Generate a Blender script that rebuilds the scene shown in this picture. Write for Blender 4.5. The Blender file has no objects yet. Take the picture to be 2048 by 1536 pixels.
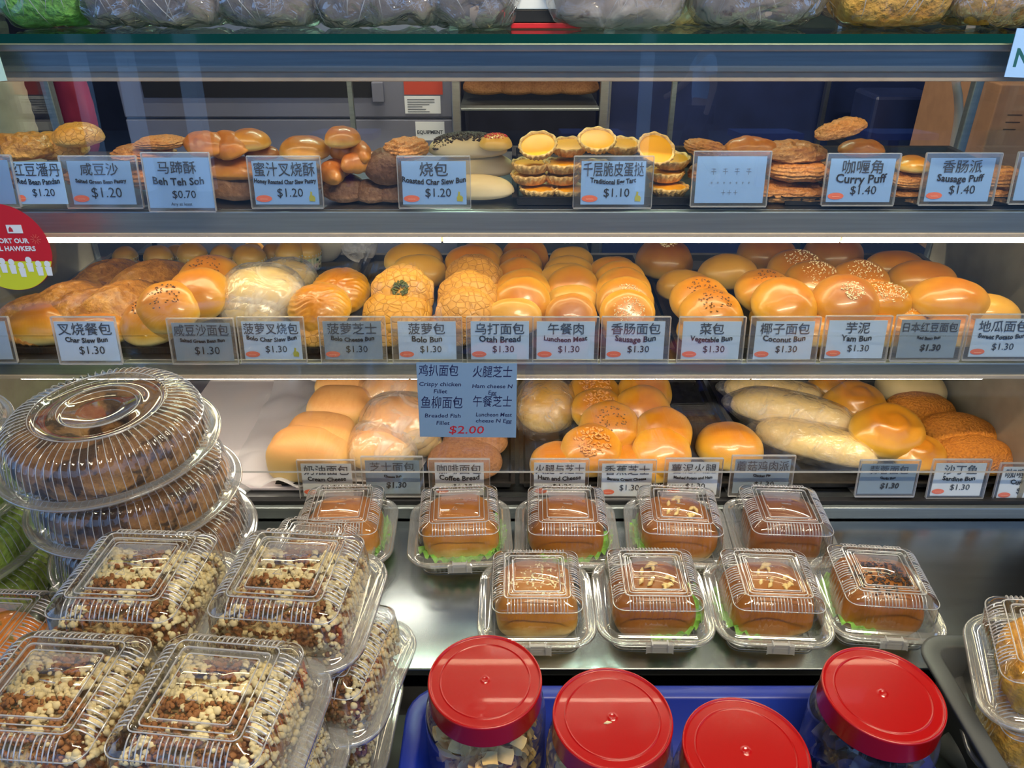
import bpy, bmesh, math, random
from mathutils import Vector, Matrix, Euler, noise
R = math.radians
rng = random.Random(7)
scn = bpy.context.scene
col = scn.collection
# ------------------------------------------------------------------ camera
F = 1547.0; TH = R(29.4); CZ = 1.60
cam_d = bpy.data.cameras.new('camera'); cam = bpy.data.objects.new('camera', cam_d); col.objects.link(cam)
cam_d.sensor_width = 36; cam_d.lens = 36 * F / 2048; cam_d.clip_start = .01
cam.location = (0, 0, CZ); cam.rotation_euler = (R(90) - TH, 0, 0)
scn.camera = cam
# ------------------------------------------------------------------ world and exposure
w = bpy.data.worlds.new('world'); scn.world = w; w.use_nodes = True
bg = w.node_tree.nodes['Background']; bg.inputs[0].default_value = (.25, .48, .92, 1); bg.inputs[1].default_value = 1.75
scn.view_settings.view_transform = 'Standard'; scn.view_settings.look = 'None'
scn.view_settings.exposure = -0.13; scn.view_settings.gamma = 1; scn.view_settings.use_curve_mapping = False
scn.cycles.transparent_max_bounces = 40; scn.cycles.max_bounces = 8; scn.cycles.diffuse_bounces = 3
scn.cycles.glossy_bounces = 4; scn.cycles.caustics_reflective = True; scn.cycles.blur_glossy = 1.5; scn.cycles.caustics_refractive = False
scn.cycles.sample_clamp_indirect = 6; scn.cycles.sample_clamp_direct = 0
scn.cycles.use_denoising = True

def area(name, loc, sx, sy, power, colr, rot=(0, 0, 0)):
    l = bpy.data.lights.new(name, 'AREA'); l.shape = 'RECTANGLE'; l.size = sx; l.size_y = sy; l.energy = power; l.color = colr
    o = bpy.data.objects.new(name, l); o.location = loc; o.rotation_euler = rot; col.objects.link(o); return o

# ------------------------------------------------------------------ pixel frame of the photograph -> places on real planes
CO, SI = math.cos(TH), math.sin(TH)
def ray(px, py):
    u, v = px - 1024, py - 768
    return Vector((u, F * CO - v * SI, -(F * SI + v * CO)))
def at_z(px, py, z):
    d = ray(px, py); return Vector((0, 0, CZ)) + d * ((z - CZ) / d.z)
def at_y(px, py, y):
    d = ray(px, py); return Vector((0, 0, CZ)) + d * (y / d.y)
def depth(p): return p.y * CO + (CZ - p.z) * SI
# levels
Z_TOP = CZ - .086; Z1 = CZ - .318; Z2 = CZ - .517; Z3 = CZ - .752; ZC = CZ - .785; ZL = CZ - .83
D1, D2, D3 = 1.06, .985, .972
YB = 1.42; XW = .80

# ------------------------------------------------------------------ helpers
def tag(o, label, cat, group=None, kind=None):
    o['label'] = label
    if cat: o['category'] = cat
    if group: o['group'] = group
    if kind: o['kind'] = kind
    return o
def empty(name, loc, rot=(0, 0, 0), sc=1):
    o = bpy.data.objects.new(name, None); o.empty_display_size = .02
    o.location = loc; o.rotation_euler = rot; o.scale = (sc,) * 3; col.objects.link(o); return o
def thing(name, label, cat, loc=(0, 0, 0), rot=(0, 0, 0), group=None, sc=1):
    return tag(empty(name, loc, rot, sc), label, cat, group)
def link(name, me, parent=None, loc=None, mat=None):
    o = bpy.data.objects.new(name, me); col.objects.link(o)
    if parent: o.parent = parent
    if loc is not None: o.location = loc
    if mat and not me.materials: me.materials.append(mat)
    return o
def mesh_from(name, verts, faces, mat=None, smooth=True):
    me = bpy.data.meshes.new(name); me.from_pydata([tuple(v) for v in verts], [], faces); me.update()
    if smooth:
        for p in me.polygons: p.use_smooth = True
    if mat: me.materials.append(mat)
    return me
class MB:
    """collects simple shapes into one mesh"""
    def __init__(s): s.v = []; s.f = []
    def box(s, a, b, M=None):
        n = len(s.v)
        for z in (a[2], b[2]):
            for x, y in ((a[0], a[1]), (b[0], a[1]), (b[0], b[1]), (a[0], b[1])):
                p = Vector((x, y, z)); s.v.append(M @ p if M else p)
        for q in ((0, 3, 2, 1), (4, 5, 6, 7), (0, 1, 5, 4), (1, 2, 6, 5), (2, 3, 7, 6), (3, 0, 4, 7)):
            s.f.append([n + i for i in q])
        return s
    def rings(s, rings, cap0=False, cap1=False, closed=True):
        n = len(s.v); N = len(rings[0])
        for r in rings: s.v += r
        for i in range(len(rings) - 1):
            for j in range(N if closed else N - 1):
                a = n + i * N + j; b = n + i * N + (j + 1) % N
                s.f.append([a, b, b + N, a + N])
        if cap0: s.f.append([n + j for j in range(N)][::-1])
        if cap1: s.f.append([n + (len(rings) - 1) * N + j for j in range(N)])
        return s
    def tube(s, pts, r, N=10, cap=True):
        pts = [Vector(p) for p in pts]; rs = []
        for i, p in enumerate(pts):
            d = (pts[min(i + 1, len(pts) - 1)] - pts[max(i - 1, 0)]).normalized()
            a = d.orthogonal().normalized(); 
            if abs(d.z) < .9: a = Vector((0, 0, 1)).cross(d).normalized()
            b = d.cross(a); rr = r[i] if isinstance(r, (list, tuple)) else r
            rs.append([p + (a * math.cos(t) + b * math.sin(t)) * rr for t in [2 * math.pi * k / N for k in range(N)]])
        return s.rings(rs, cap, cap)
    def lathe(s, prof, N=48, c=(0, 0, 0), cap0=False, cap1=False, mod=None):
        rs = []
        for i, (r, z) in enumerate(prof):
            ring = []
            for k in range(N):
                t = 2 * math.pi * k / N; dr, dz = mod(i, t) if mod else (0, 0)
                ring.append(Vector((c[0] + (r + dr) * math.cos(t), c[1] + (r + dr) * math.sin(t), c[2] + z + dz)))
            rs.append(ring)
        return s.rings(rs, cap0, cap1)
    def mesh(s, name, mat=None, smooth=False):
        return mesh_from(name, s.v, s.f, mat, smooth)
    def build(s, name, mat, parent=None, smooth=False, bevel=0, loc=None):
        o = link(name, s.mesh(name, mat, smooth), parent, loc)
        if bevel:
            m = o.modifiers.new('bevel', 'BEVEL'); m.width = bevel; m.segments = 2; m.limit_method = 'ANGLE'
        return o

# ------------------------------------------------------------------ materials
def lin(c):
    if max(c) > 1: c = [x / 255 for x in c]
    return tuple(x / 12.92 if x <= .04045 else ((x + .055) / 1.055) ** 2.4 for x in c) + (1,)
class NT:
    def __init__(s, name):
        s.m = bpy.data.materials.new(name); s.m.use_nodes = True; s.t = s.m.node_tree; s.t.nodes.clear()
        s.out = s.n('ShaderNodeOutputMaterial')
    def n(s, kind, **kw):
        nd = s.t.nodes.new(kind)
        for k, v in kw.items():
            if k.startswith('i_'):
                key = k[2:]; key = int(key) if key.isdigit() else key.replace('_', ' ')
                nd.inputs[key].default_value = v
            else: setattr(nd, k, v)
        return nd
    def l(s, a, b): s.t.links.new(a, b)
    def ramp(s, fac, stops):
        r = s.n('ShaderNodeValToRGB'); e = r.color_ramp.elements
        while len(e) < len(stops): e.new(.5)
        for i, (p, c) in enumerate(stops): e[i].position = p; e[i].color = c
        if fac is not None: s.l(fac, r.inputs[0])
        return r.outputs[0]
    def mix(s, fac, a, b, mode='MIX'):
        m = s.n('ShaderNodeMix', data_type='RGBA', blend_type=mode)
        for sock, val in ((m.inputs[0], fac), (m.inputs[6], a), (m.inputs[7], b)):
            if hasattr(val, 'is_output'): s.l(val, sock)
            else: sock.default_value = val
        return m.outputs[2]
    def math(s, op, a, b=0.0):
        m = s.n('ShaderNodeMath', operation=op)
        for sock, val in ((m.inputs[0], a), (m.inputs[1], b)):
            if hasattr(val, 'is_output'): s.l(val, sock)
            else: sock.default_value = val
        return m.outputs[0]
def plain(name, c, rough=.5, metal=0, bump=0, bscale=40, coat=0, var=0, emit=None, estr=0, spec=.5, stretch=None):
    t = NT(name); p = t.n('ShaderNodeBsdfPrincipled'); p.inputs['Base Color'].default_value = lin(c)
    p.inputs['Roughness'].default_value = rough; p.inputs['Metallic'].default_value = metal; p.inputs['Coat Weight'].default_value = coat
    p.inputs['Specular IOR Level'].default_value = spec
    if bump or var:
        tc = t.n('ShaderNodeTexCoord'); nz = t.n('ShaderNodeTexNoise'); nz.inputs['Scale'].default_value = bscale; nz.inputs['Detail'].default_value = 5
        src = tc.outputs['Object']
        if stretch:
            mp = t.n('ShaderNodeMapping'); mp.inputs['Scale'].default_value = stretch; t.l(src, mp.inputs[0]); src = mp.outputs[0]
        t.l(src, nz.inputs['Vector'])
        if bump:
            b = t.n('ShaderNodeBump'); b.inputs['Strength'].default_value = bump; b.inputs['Distance'].default_value = .002; t.l(nz.outputs[0], b.inputs['Height']); t.l(b.outputs[0], p.inputs['Normal'])
        if var:
            cc = lin(c); d = tuple(x * (1 - var) for x in cc[:3]) + (1,); b2 = tuple(min(1, x * (1 + var * .6)) for x in cc[:3]) + (1,)
            t.l(t.ramp(nz.outputs[0], [(.35, d), (.65, b2)]), p.inputs['Base Color'])
    if emit: p.inputs['Emission Color'].default_value = lin(emit); p.inputs['Emission Strength'].default_value = estr
    t.l(p.outputs[0], t.out.inputs[0]); return t.m
def emis(name, c, s):
    t = NT(name); e = t.n('ShaderNodeEmission'); e.inputs[0].default_value = c; e.inputs[1].default_value = s; t.l(e.outputs[0], t.out.inputs[0]); return t.m
def clear(name, base=.05, edge=.8, powr=3, white=0, tint=(1, 1, 1, 1), rough=.04, bump=0, bscale=30, wc=(.9, .9, .92, 1)):
    """thin clear plastic or glass: see-through, with a sheen that grows at grazing angles"""
    t = NT(name); lw = t.n('ShaderNodeLayerWeight'); lw.inputs[0].default_value = .5
    tr = t.n('ShaderNodeBsdfTransparent'); tr.inputs[0].default_value = tint
    gl = t.n('ShaderNodeBsdfGlossy'); gl.inputs['Roughness'].default_value = rough
    if bump:
        tc = t.n('ShaderNodeTexCoord'); nz = t.n('ShaderNodeTexNoise'); nz.inputs['Scale'].default_value = bscale; nz.inputs['Detail'].default_value = 3; nz.inputs['Distortion'].default_value = 1
        b = t.n('ShaderNodeBump'); b.inputs['Strength'].default_value = bump; b.inputs['Distance'].default_value = .01
        t.l(tc.outputs['Object'], nz.inputs['Vector']); t.l(nz.outputs[0], b.inputs['Height']); t.l(b.outputs[0], gl.inputs['Normal']); t.l(b.outputs[0], lw.inputs['Normal'])
    fac = t.math('ADD', t.math('MULTIPLY', t.math('POWER', lw.outputs['Facing'], powr), edge), base)
    mx = t.n('ShaderNodeMixShader'); t.l(fac, mx.inputs[0]); t.l(tr.outputs[0], mx.inputs[1]); t.l(gl.outputs[0], mx.inputs[2]); last = mx
    if white:
        df = t.n('ShaderNodeBsdfDiffuse'); df.inputs[0].default_value = wc; tl = t.n('ShaderNodeBsdfTranslucent'); tl.inputs[0].default_value = wc
        a = t.n('ShaderNodeMixShader'); a.inputs[0].default_value = .5; t.l(df.outputs[0], a.inputs[1]); t.l(tl.outputs[0], a.inputs[2])
        b3 = t.n('ShaderNodeMixShader'); b3.inputs[0].default_value = white
        if bump: t.l(t.math('MULTIPLY', t.math('POWER', nz.outputs[0], 3), white * 8), b3.inputs[0])
        t.l(mx.outputs[0], b3.inputs[1]); t.l(a.outputs[0], b3.inputs[2]); last = b3
    t.l(last.outputs[0], t.out.inputs[0]); return t.m
def bread(name, bot, mid, top, rough=.4, coat=.3, nsc=25, bump=.3, pos=(.12, .4, .8), crackle=0, spots=None, fine=0, wob=.25, sss=.0):
    """baked crust: pale base to browned top along the loaf's own height, with mottling"""
    t = NT(name); tc = t.n('ShaderNodeTexCoord'); sx = t.n('ShaderNodeSeparateXYZ'); t.l(tc.outputs['Generated'], sx.inputs[0])
    nz = t.n('ShaderNodeTexNoise'); nz.inputs['Scale'].default_value = nsc; nz.inputs['Detail'].default_value = 5; t.l(tc.outputs['Object'], nz.inputs['Vector'])
    h = t.math('ADD', sx.outputs[2], t.math('MULTIPLY', t.math('SUBTRACT', nz.outputs[0], .5), wob))
    c = t.ramp(h, [(pos[0], lin(bot)), (pos[1], lin(mid)), (pos[2], lin(top))])
    oi = t.n('ShaderNodeObjectInfo'); k = t.ramp(oi.outputs['Random'], [(0, (.84, .8, .76, 1)), (1, (1.0, 1.0, 1.0, 1))]); c = t.mix(1.0, c, k, 'MULTIPLY')
    height = nz.outputs[0]
    if crackle:
        vo = t.n('ShaderNodeTexVoronoi', feature='DISTANCE_TO_EDGE'); vo.inputs['Scale'].default_value = crackle; t.l(tc.outputs['Object'], vo.inputs['Vector'])
        cr = t.ramp(vo.outputs[0], [(0, (.72, .6, .5, 1)), (.09, (1, 1, 1, 1))]); c = t.mix(.45, c, cr, 'MULTIPLY')
        height = t.math('ADD', height, t.math('MULTIPLY', t.math('MINIMUM', vo.outputs[0], .1), 6))
    if fine:
        n2 = t.n('ShaderNodeTexNoise'); n2.inputs['Scale'].default_value = fine; n2.inputs['Detail'].default_value = 3; t.l(tc.outputs['Object'], n2.inputs['Vector'])
        height = t.math('ADD', height, t.math('MULTIPLY', n2.outputs[0], 2)); c = t.mix(.7, c, t.ramp(n2.outputs[0], [(.35, (.6, .5, .4, 1)), (.6, (1, 1, 1, 1))]), 'MULTIPLY')
    if spots:
        n3 = t.n('ShaderNodeTexNoise'); n3.inputs['Scale'].default_value = spots[1]; n3.inputs['Detail'].default_value = 4; t.l(tc.outputs['Object'], n3.inputs['Vector'])
        f = t.ramp(n3.outputs[0], [(spots[2], (0, 0, 0, 1)), (spots[2] + .06, (1, 1, 1, 1))]); c = t.mix(f, c, lin(spots[0]))
    p = t.n('ShaderNodeBsdfPrincipled'); t.l(c, p.inputs['Base Color']); p.inputs['Roughness'].default_value = rough; p.inputs['Coat Weight'].default_value = coat; p.inputs['Coat Roughness'].default_value = .13
    b = t.n('ShaderNodeBump'); b.inputs['Strength'].default_value = bump; b.inputs['Distance'].default_value = .003; t.l(height, b.inputs['Height']); t.l(b.outputs[0], p.inputs['Normal'])
    t.l(p.outputs[0], t.out.inputs[0]); return t.m

M = {}
M['steel'] = plain('brushed_steel', (175, 180, 182), .3, 1, .04, 30, var=.08, stretch=(1, 14, 14))
M['counter'] = plain('counter_steel', (158, 166, 172), .26, 1, .03, 6, var=.06, stretch=(1, 8, 1))
M['rail'] = plain('rail_steel', (150, 158, 160), .4, .85, .03, 20, var=.1, stretch=(.3, 12, 12))
M['rail_tan'] = plain('rail_aluminium', (190, 174, 156), .45, .15, .03, 30, var=.08)
M['panel'] = plain('side_panel_steel', (168, 160, 140), .45, .5, .05, 25, var=.12)
M['dark'] = plain('dark_paint', (18, 19, 24), .6)
M['tray'] = plain('baking_tray_black', (44, 42, 42), .5, .5, .15, 60, var=.35)
M['glass'] = clear('case_glass', .065, .9, 4, tint=(.985, .992, .99, 1), rough=.01)
M['glass_edge'] = plain('green_glass_edge', (10, 62, 58), .1, 0, coat=1)
M['shelf_glass'] = clear('thick_shelf_glass', .05, .9, 4, tint=(.75, .93, .9, 1), rough=.01)
M['acrylic'] = clear('acrylic', .07, .9, 3, white=.03, tint=(.99, .99, .985, 1), rough=.05)
M['acrylic_edge'] = clear('acrylic_edge', .35, .6, 2, white=.35, rough=.1)
M['clam'] = clear('clear_box_plastic', .06, 1.0, 2.2, white=.012, tint=(.985, .985, .98, 1), rough=.05)
M['clam_lip'] = clear('clear_box_lip', .16, .9, 1.5, white=.16, tint=(.97, .98, .97, 1), rough=.08)
M['bag'] = clear('thin_bag_film', .16, 1.0, 1.4, white=.09, rough=.10, bump=1.0, bscale=34)
M['milky'] = clear('milky_bag_film', .08, .9, 2.2, white=.20, rough=.22, bump=.9, bscale=26, wc=(.95, .93, .93, 1))
M['jar'] = clear('jar_plastic', .07, .9, 2.5, white=.02, rough=.04, bump=.05, bscale=12)
M['paper'] = plain('card_paper', (222, 228, 232), .7)
M['paper_blue'] = plain('blue_daylit_card_paper', (146, 188, 238), .7); M['paper_skylit'] = plain('soft_daylit_card_paper', (192, 212, 232), .7)  # white cards; the blue daylight cast is tinted into both papers
M['paper_grey'] = plain('grey_card_paper', (140, 158, 172), .7)
M['ink'] = plain('black_ink', (16, 18, 24), .6)
M['ink_grey'] = plain('grey_ink', (50, 56, 66), .6)
M['ink_faint'] = plain('glare_washed_ink', (120, 142, 170), .7)  # ink paled towards the card to stand for glare over the writing
M['ink_blue'] = plain('blue_pen_ink', (16, 26, 74), .6)
M['ink_red'] = plain('red_pen_ink', (170, 22, 40), .6)
M['oval'] = plain('orange_oval_print', (226, 112, 80), .6)
M['oval_line'] = plain('pale_print', (238, 190, 160), .6)
M['thumb'] = plain('yellow_green_print', (170, 168, 50), .6)
M['seed'] = plain('sesame', (240, 225, 180), .5)
M['dkseed'] = plain('dark_topping', (52, 34, 26), .5)
M['green_top'] = plain('herb_topping', (70, 78, 30), .6)
M['red_plastic'] = plain('red_lid_plastic', (158, 8, 10), .26, 0, .015, 18, coat=.3)
M['blue_plastic'] = plain('blue_crate_plastic', (14, 40, 142), .4, 0, .05, 40)
M['grey_plastic'] = plain('grey_bin_plastic', (74, 77, 78), .45, 0, .06, 60)
M['lettuce'] = plain('lettuce', (128, 190, 70), .5, 0, .3, 60, var=.45)
M['cup'] = None
# lamps
M['tube_warm'] = emis('tube_light_warm', (1.0, .87, .50, 1), 16.5)
M['tube_top'] = emis('tube_light_top', (1.0, .84, .54, 1), 26)
M['tube_cool'] = emis('tube_light_white', (1.0, .90, .72, 1), 44)

def kmat(k, *a, **kw): M[k] = bread(k + '_crust', *a, **kw)
kmat('glazed', (244, 222, 140), (230, 172, 52), (196, 118, 20), .34, .45, 30, .14, pos=(.22, .5, .95), wob=.3)
kmat('glazed_dark', (236, 206, 120), (214, 150, 50), (164, 92, 24), .38, .4, 30, .14, pos=(.2, .5, .95), wob=.3)
kmat('yellow', (242, 220, 150), (234, 194, 100), (216, 158, 56), .4, .3, 34, .18)
kmat('bolo', (238, 204, 122), (226, 172, 76), (204, 142, 50), .5, .15, 40, .6, crackle=75, wob=.4)
kmat('soft', (250, 226, 160), (250, 208, 130), (232, 164, 96), .55, 0, 14, .05, pos=(.2, .55, .85), wob=.15)
kmat('pale', (246, 226, 176), (240, 214, 150), (232, 198, 130), .6, 0, 20, .1)
kmat('white_bun', (226, 212, 176), (222, 208, 170), (206, 186, 142), .6, 0, 20, .08)
kmat('puff', (226, 176, 90), (216, 160, 70), (190, 128, 48), .45, .2, 40, .9, fine=90, wob=.9)
kmat('crumb', (244, 186, 84), (236, 158, 50), (224, 136, 34), .7, 0, 40, .9, fine=260)
kmat('coffee', (200, 150, 98), (178, 126, 78), (160, 106, 64), .7, 0, 60, .5, fine=220)
kmat('flaky', (212, 154, 92), (204, 146, 84), (198, 128, 60), .5, .1, 60, .7, fine=150, wob=.8)
kmat('croissant', (222, 160, 74), (204, 134, 48), (172, 98, 32), .4, .2, 50, .3, wob=.6)
kmat('tart', (236, 190, 116), (240, 196, 118), (244, 202, 126), .5, .1, 60, .5, fine=120)
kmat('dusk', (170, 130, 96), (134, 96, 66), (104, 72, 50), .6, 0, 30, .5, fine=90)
kmat('burger', (222, 180, 90), (180, 112, 22), (152, 90, 18), .45, .15, 30, .18, pos=(.1, .35, .8), wob=.5)
kmat('cake_brown', (190, 140, 76), (164, 122, 74), (132, 96, 64), .8, 0, 40, 1.0, fine=70, wob=1.6, spots=((70, 50, 38), 34, .52))
kmat('cake_green', (150, 196, 80), (166, 206, 90), (160, 196, 90), .85, 0, 40, .9, fine=90, wob=.8)
kmat('cake_gold', (232, 180, 60), (236, 184, 66), (222, 160, 50), .8, 0, 50, 1.0, fine=110)
kmat('custard', (246, 176, 6), (246, 176, 6), (246, 170, 4), .45, .0, 30, .05)
kmat('crumble', (238, 230, 196), (228, 214, 168), (214, 186, 130), .8, 0, 40, .9, pos=(.2, .5, .9), fine=140, wob=1.4, spots=((130, 78, 36), 20, .52))
kmat('loaf_grey', (150, 142, 140), (158, 150, 148), (176, 154, 124), .8, 0, 30, .6, spots=((70, 45, 50), 40, .62), wob=.6)
kmat('pandan', (120, 200, 90), (132, 206, 110), (140, 210, 120), .9, 0, 40, 1.0, fine=150)
kmat('sponge', (196, 140, 40), (222, 180, 90), (226, 188, 104), .85, 0, 40, .9, pos=(.02, .2, .8), fine=120)
kmat('chips', (236, 196, 120), (236, 200, 126), (240, 206, 134), .5, .1, 60, .3)

def cup_mat():
    t = NT('printed_cup_paper'); tc = t.n('ShaderNodeTexCoord')
    vo = t.n('ShaderNodeTexVoronoi'); vo.inputs['Scale'].default_value = 95; t.l(tc.outputs['Object'], vo.inputs['Vector'])
    c = t.ramp(vo.outputs['Distance'], [(.28, lin((60, 92, 82))), (.36, lin((226, 222, 200)))])
    c2 = t.mix(.5, c, vo.outputs['Color'], 'SOFT_LIGHT')
    p = t.n('ShaderNodeBsdfPrincipled'); p.inputs['Roughness'].default_value = .6; t.l(c2, p.inputs['Base Color']); t.l(p.outputs[0], t.out.inputs[0]); return t.m
M['cup'] = cup_mat()

# ------------------------------------------------------------------ organic shapes
def nv(p, f, s=0): return noise.noise(Vector(p) * f + Vector((s * 7.3, s * 3.1, s * 1.7)))
def blob(rx, ry, rz, e=2.2, flat=.45, amp=.03, freq=25, seed=0, nu=40, nvv=22, top=1.0, shape=None, ridge=None, qe=.8):
    """loaf-like body: superellipse plan, domed top, flattened base"""
    vs = []; fs = []
    for i in range(nvv + 1):
        th = -math.pi / 2 + math.pi * i / nvv
        cz, sz = math.cos(th), math.sin(th)
        for j in range(nu):
            ph = 2 * math.pi * j / nu; c, s = math.cos(ph), math.sin(ph)
            k = (abs(c) ** e + abs(s) ** e) ** (-1 / e)
            q = cz ** qe if cz > 1e-6 else 0
            x, y = rx * k * c * q, ry * k * s * q
            z = rz * (abs(sz) ** top if sz > 0 else -(abs(sz) ** min(1, top)) * flat)
            p = Vector((x, y, z)); n = p.normalized() if p.length > 1e-6 else Vector((0, 0, 1))
            d = amp * min(rx, ry) * (nv(p, freq, seed) + .5 * nv(p, freq * 2.3, seed + 1))
            p = p + n * d
            if ridge: p = p + n * ridge(p, ph, sz)
            if shape: p = shape(p)
            vs.append(p)
    for i in range(nvv):
        for j in range(nu):
            a = i * nu + j; b = i * nu + (j + 1) % nu
            fs.append([a, b, b + nu, a + nu])
    return vs, fs
def bm_mesh(name, vf, mat):
    me = mesh_from(name, vf[0], vf[1], mat)
    b = bmesh.new(); b.from_mesh(me); bmesh.ops.remove_doubles(b, verts=b.verts, dist=1e-5); b.to_mesh(me); b.free()
    for p in me.polygons: p.use_smooth = True
    return me
def seeds_mesh(name, rx, ry, rz, n, mat, seed=1, spread=.55, sz=.0013, band=None, topo=1.0):
    if rz > .045: topo = .7
    r = random.Random(seed); mb = MB()
    for _ in range(n):
        a = r.uniform(0, 2 * math.pi); q = spread * math.sqrt(r.random())
        if spread < .6 and not band: g = abs(r.gauss(0, .5)) * spread * 1.5; x, y = g * math.cos(a), g * math.sin(a)
        if band: x, y = r.uniform(-band[0], band[0]), r.uniform(-band[1], band[1])
        else: x, y = q * math.cos(a), q * math.sin(a)
        q2 = min(.98, (x * x + y * y) ** .5); cz = q2 ** 1.25; z = math.sqrt(max(0, 1 - cz * cz)) ** topo
        c = Vector((rx * x, ry * y, rz * z * (1.05 if band else 1.01) + sz * .2)); d = Vector((r.uniform(-1, 1), r.uniform(-1, 1), r.uniform(-.3, .3))).normalized() * sz * 1.7
        mb.tube([c - d, c, c + d], [sz * .35, sz, sz * .25], 5)
    return mb.mesh(name, mat, True)

LIB = {}
def lib(kind, width, half, parts, depth_=None):
    """parts: list of (object name, [mesh variants], material for label) ; first one is the body"""
    LIB[kind] = dict(w=width, h=half, parts=parts, d=depth_ or width)
def mk(kind, mat, name, n=3, **kw):
    out = []
    for i in range(n):
        k = dict(kw); a = k.pop('dims'); out.append(bm_mesh(kind, blob(*a, seed=i * 3 + 1, **k), M[mat]))
    return out
# round glazed bun and its kin
lib('round', .11, .018, [('crust', mk('round', 'glazed', '', dims=(.055, .055, .036), e=2.1, amp=.05))])
lib('round_dark', .11, .018, [('crust', mk('round_dark', 'glazed_dark', '', dims=(.055, .052, .036), e=2.1, amp=.05))])
lib('sesame', .11, .018, [('crust', mk('sesame', 'glazed', '', dims=(.055, .052, .036), e=2.1, amp=.04)), ('sesame_seeds', [seeds_mesh('sesame_seeds', .055, .052, .036, 130, M['seed'], 3, .6, .0009)])])
lib('sesame_dark', .11, .018, [('crust', mk('sesame_dark', 'glazed_dark', '', dims=(.055, .052, .037), e=2.1, amp=.04)), ('sesame_seeds', [seeds_mesh('sesame_seeds', .055, .052, .037, 110, M['seed'], 5, .35, .0009)])])
lib('topped', .11, .018, [('crust', mk('topped', 'glazed', '', dims=(.055, .052, .036), e=2.1, amp=.05)), ('crumb_topping', [seeds_mesh('crumb_topping', .055, .052, .036, 44, plain('brown_crumb_topping', (112, 76, 34), .6), 5, .5, .0012)])])
lib('nutty', .11, .018, [('crust', mk('nutty', 'glazed', '', dims=(.055, .052, .036), e=2.1, amp=.05)), ('crumb_topping', [seeds_mesh('crumb_topping', .055, .052, .036, 110, plain('nut_crumb', (206, 138, 66), .6), 5, .58, .0022)])])
lib('oval', .13, .02, [('crust', mk('oval', 'yellow', '', dims=(.065, .045, .038), e=2.2, amp=.05))])
lib('oval_brown', .13, .02, [('crust', mk('oval_brown', 'glazed', '', dims=(.065, .045, .038), e=2.2, amp=.05))])
lib('seeded_oval', .13, .02, [('crust', mk('seeded_oval', 'glazed', '', dims=(.065, .045, .038), e=2.2, amp=.05)), ('sesame_seeds', [seeds_mesh('sesame_seeds', .065, .045, .038, 190, M['seed'], 9, .7, .0010)])])
lib('long', .15, .02, [('crust', mk('long', 'yellow', '', dims=(.075, .036, .032), e=2.3, amp=.05))])
lib('bolo', .115, .018, [('crust', mk('bolo', 'bolo', '', dims=(.0575, .0575, .037), e=2.0, amp=.05, freq=55, nu=64, nvv=34))])
lib('bolo_herb', .12, .018, [('crust', mk('bolo_herb', 'bolo', '', 2, dims=(.06, .06, .034), e=2.0, amp=.07, freq=50, nu=64, nvv=34)), ('herb_topping', [seeds_mesh('herb_topping', .06, .06, .036, 60, M['green_top'], 8, .25, .0022)])])
def wrinkle(p, ph, sz): return .0022 * math.sin(p.x * 260 + 5 * math.sin(p.y * 90)) * (1 if sz > .1 else 0)
lib('crinkle', .12, .018, [('crust', mk('crinkle', 'glazed', '', 2, dims=(.06, .056, .036), e=2.0, amp=.05, nu=90, nvv=34, ridge=lambda p, ph, sz: .0011 * math.sin(p.y * 620 + 3 * math.sin(p.x * 130)) * (sz > .05)))])
def halfmoon(p):
    if p.y < 0: p = Vector((p.x, p.y * .3, p.z))
    d = min(1, (abs(p.x) / .062) ** 2 * .8 + (max(0, p.y) / .06) ** 2 * .6)
    return Vector((p.x, p.y, p.z * (1 - .55 * d)))
kmat('puff_rim', (220, 164, 78), (206, 148, 62), (178, 116, 44), .45, .2, 40, .5, fine=120, wob=.8)
lib('turnover', .13, .014, [('pastry_shell', mk('turnover', 'puff', '', dims=(.066, .085, .030), e=1.9, amp=.07, freq=40, nu=60, nvv=26, flat=.35, shape=halfmoon)),
    ('crimped_edge', [MB().rings([[Vector((kx * math.cos(t), ky * math.sin(t) - .001, zz + .0016 * math.sin(46 * t) * w_)) for t in [R(q) for q in range(-4, 185, 2)]] for kx, ky, zz, w_ in ((.060, .076, .012, .2), (.068, .087, .0065, .8), (.0715, .092, .003, 1), (.071, .0915, -.001, 1), (.062, .079, -.003, .3))], closed=False).mesh('crimped_edge', M['puff_rim'], True)])])
lib('swirl', .12, .02, [('crust', mk('swirl', 'glazed', '', 2, dims=(.06, .052, .04), e=2.0, amp=.04, nu=90, nvv=46, ridge=lambda p, ph, sz: .0022 * math.sin(ph * 1 + p.xy.length * 170) * (sz > 0) * min(1, p.xy.length * 60)))])
lib('crumbed', .13, .02, [('crust', mk('crumbed', 'crumb', '', dims=(.065, .042, .04), e=2.0, amp=.05, freq=40))])
lib('coffee', .13, .02, [('crust', mk('coffee', 'coffee', '', dims=(.065, .05, .038), e=2.2, amp=.04))])
lib('milk', .1, .02, [('crust', mk('milk', 'soft', '', dims=(.05, .042, .036), e=3.4, amp=.05, freq=18, top=.6, flat=.6))])
lib('cheese', .12, .02, [('crust', mk('cheese', 'pale', '', 2, dims=(.06, .05, .04), e=2.6, amp=.05))])
lib('pastry_long', .12, .016, [('pastry_shell', mk('pastry_long', 'croissant', '', dims=(.06, .036, .03), e=2.2, amp=.1, freq=45))])
def layers(a): return lambda p, ph, sz: a * math.sin(p.z * 900 + 2 * nv(p, 30)) 
lib('flaky', .12, .016, [('pastry_shell', mk('flaky', 'flaky', '', dims=(.06, .05, .024), e=3.2, amp=.1, freq=45, flat=.8, nu=64, nvv=50, ridge=layers(.0016)))])
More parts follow.
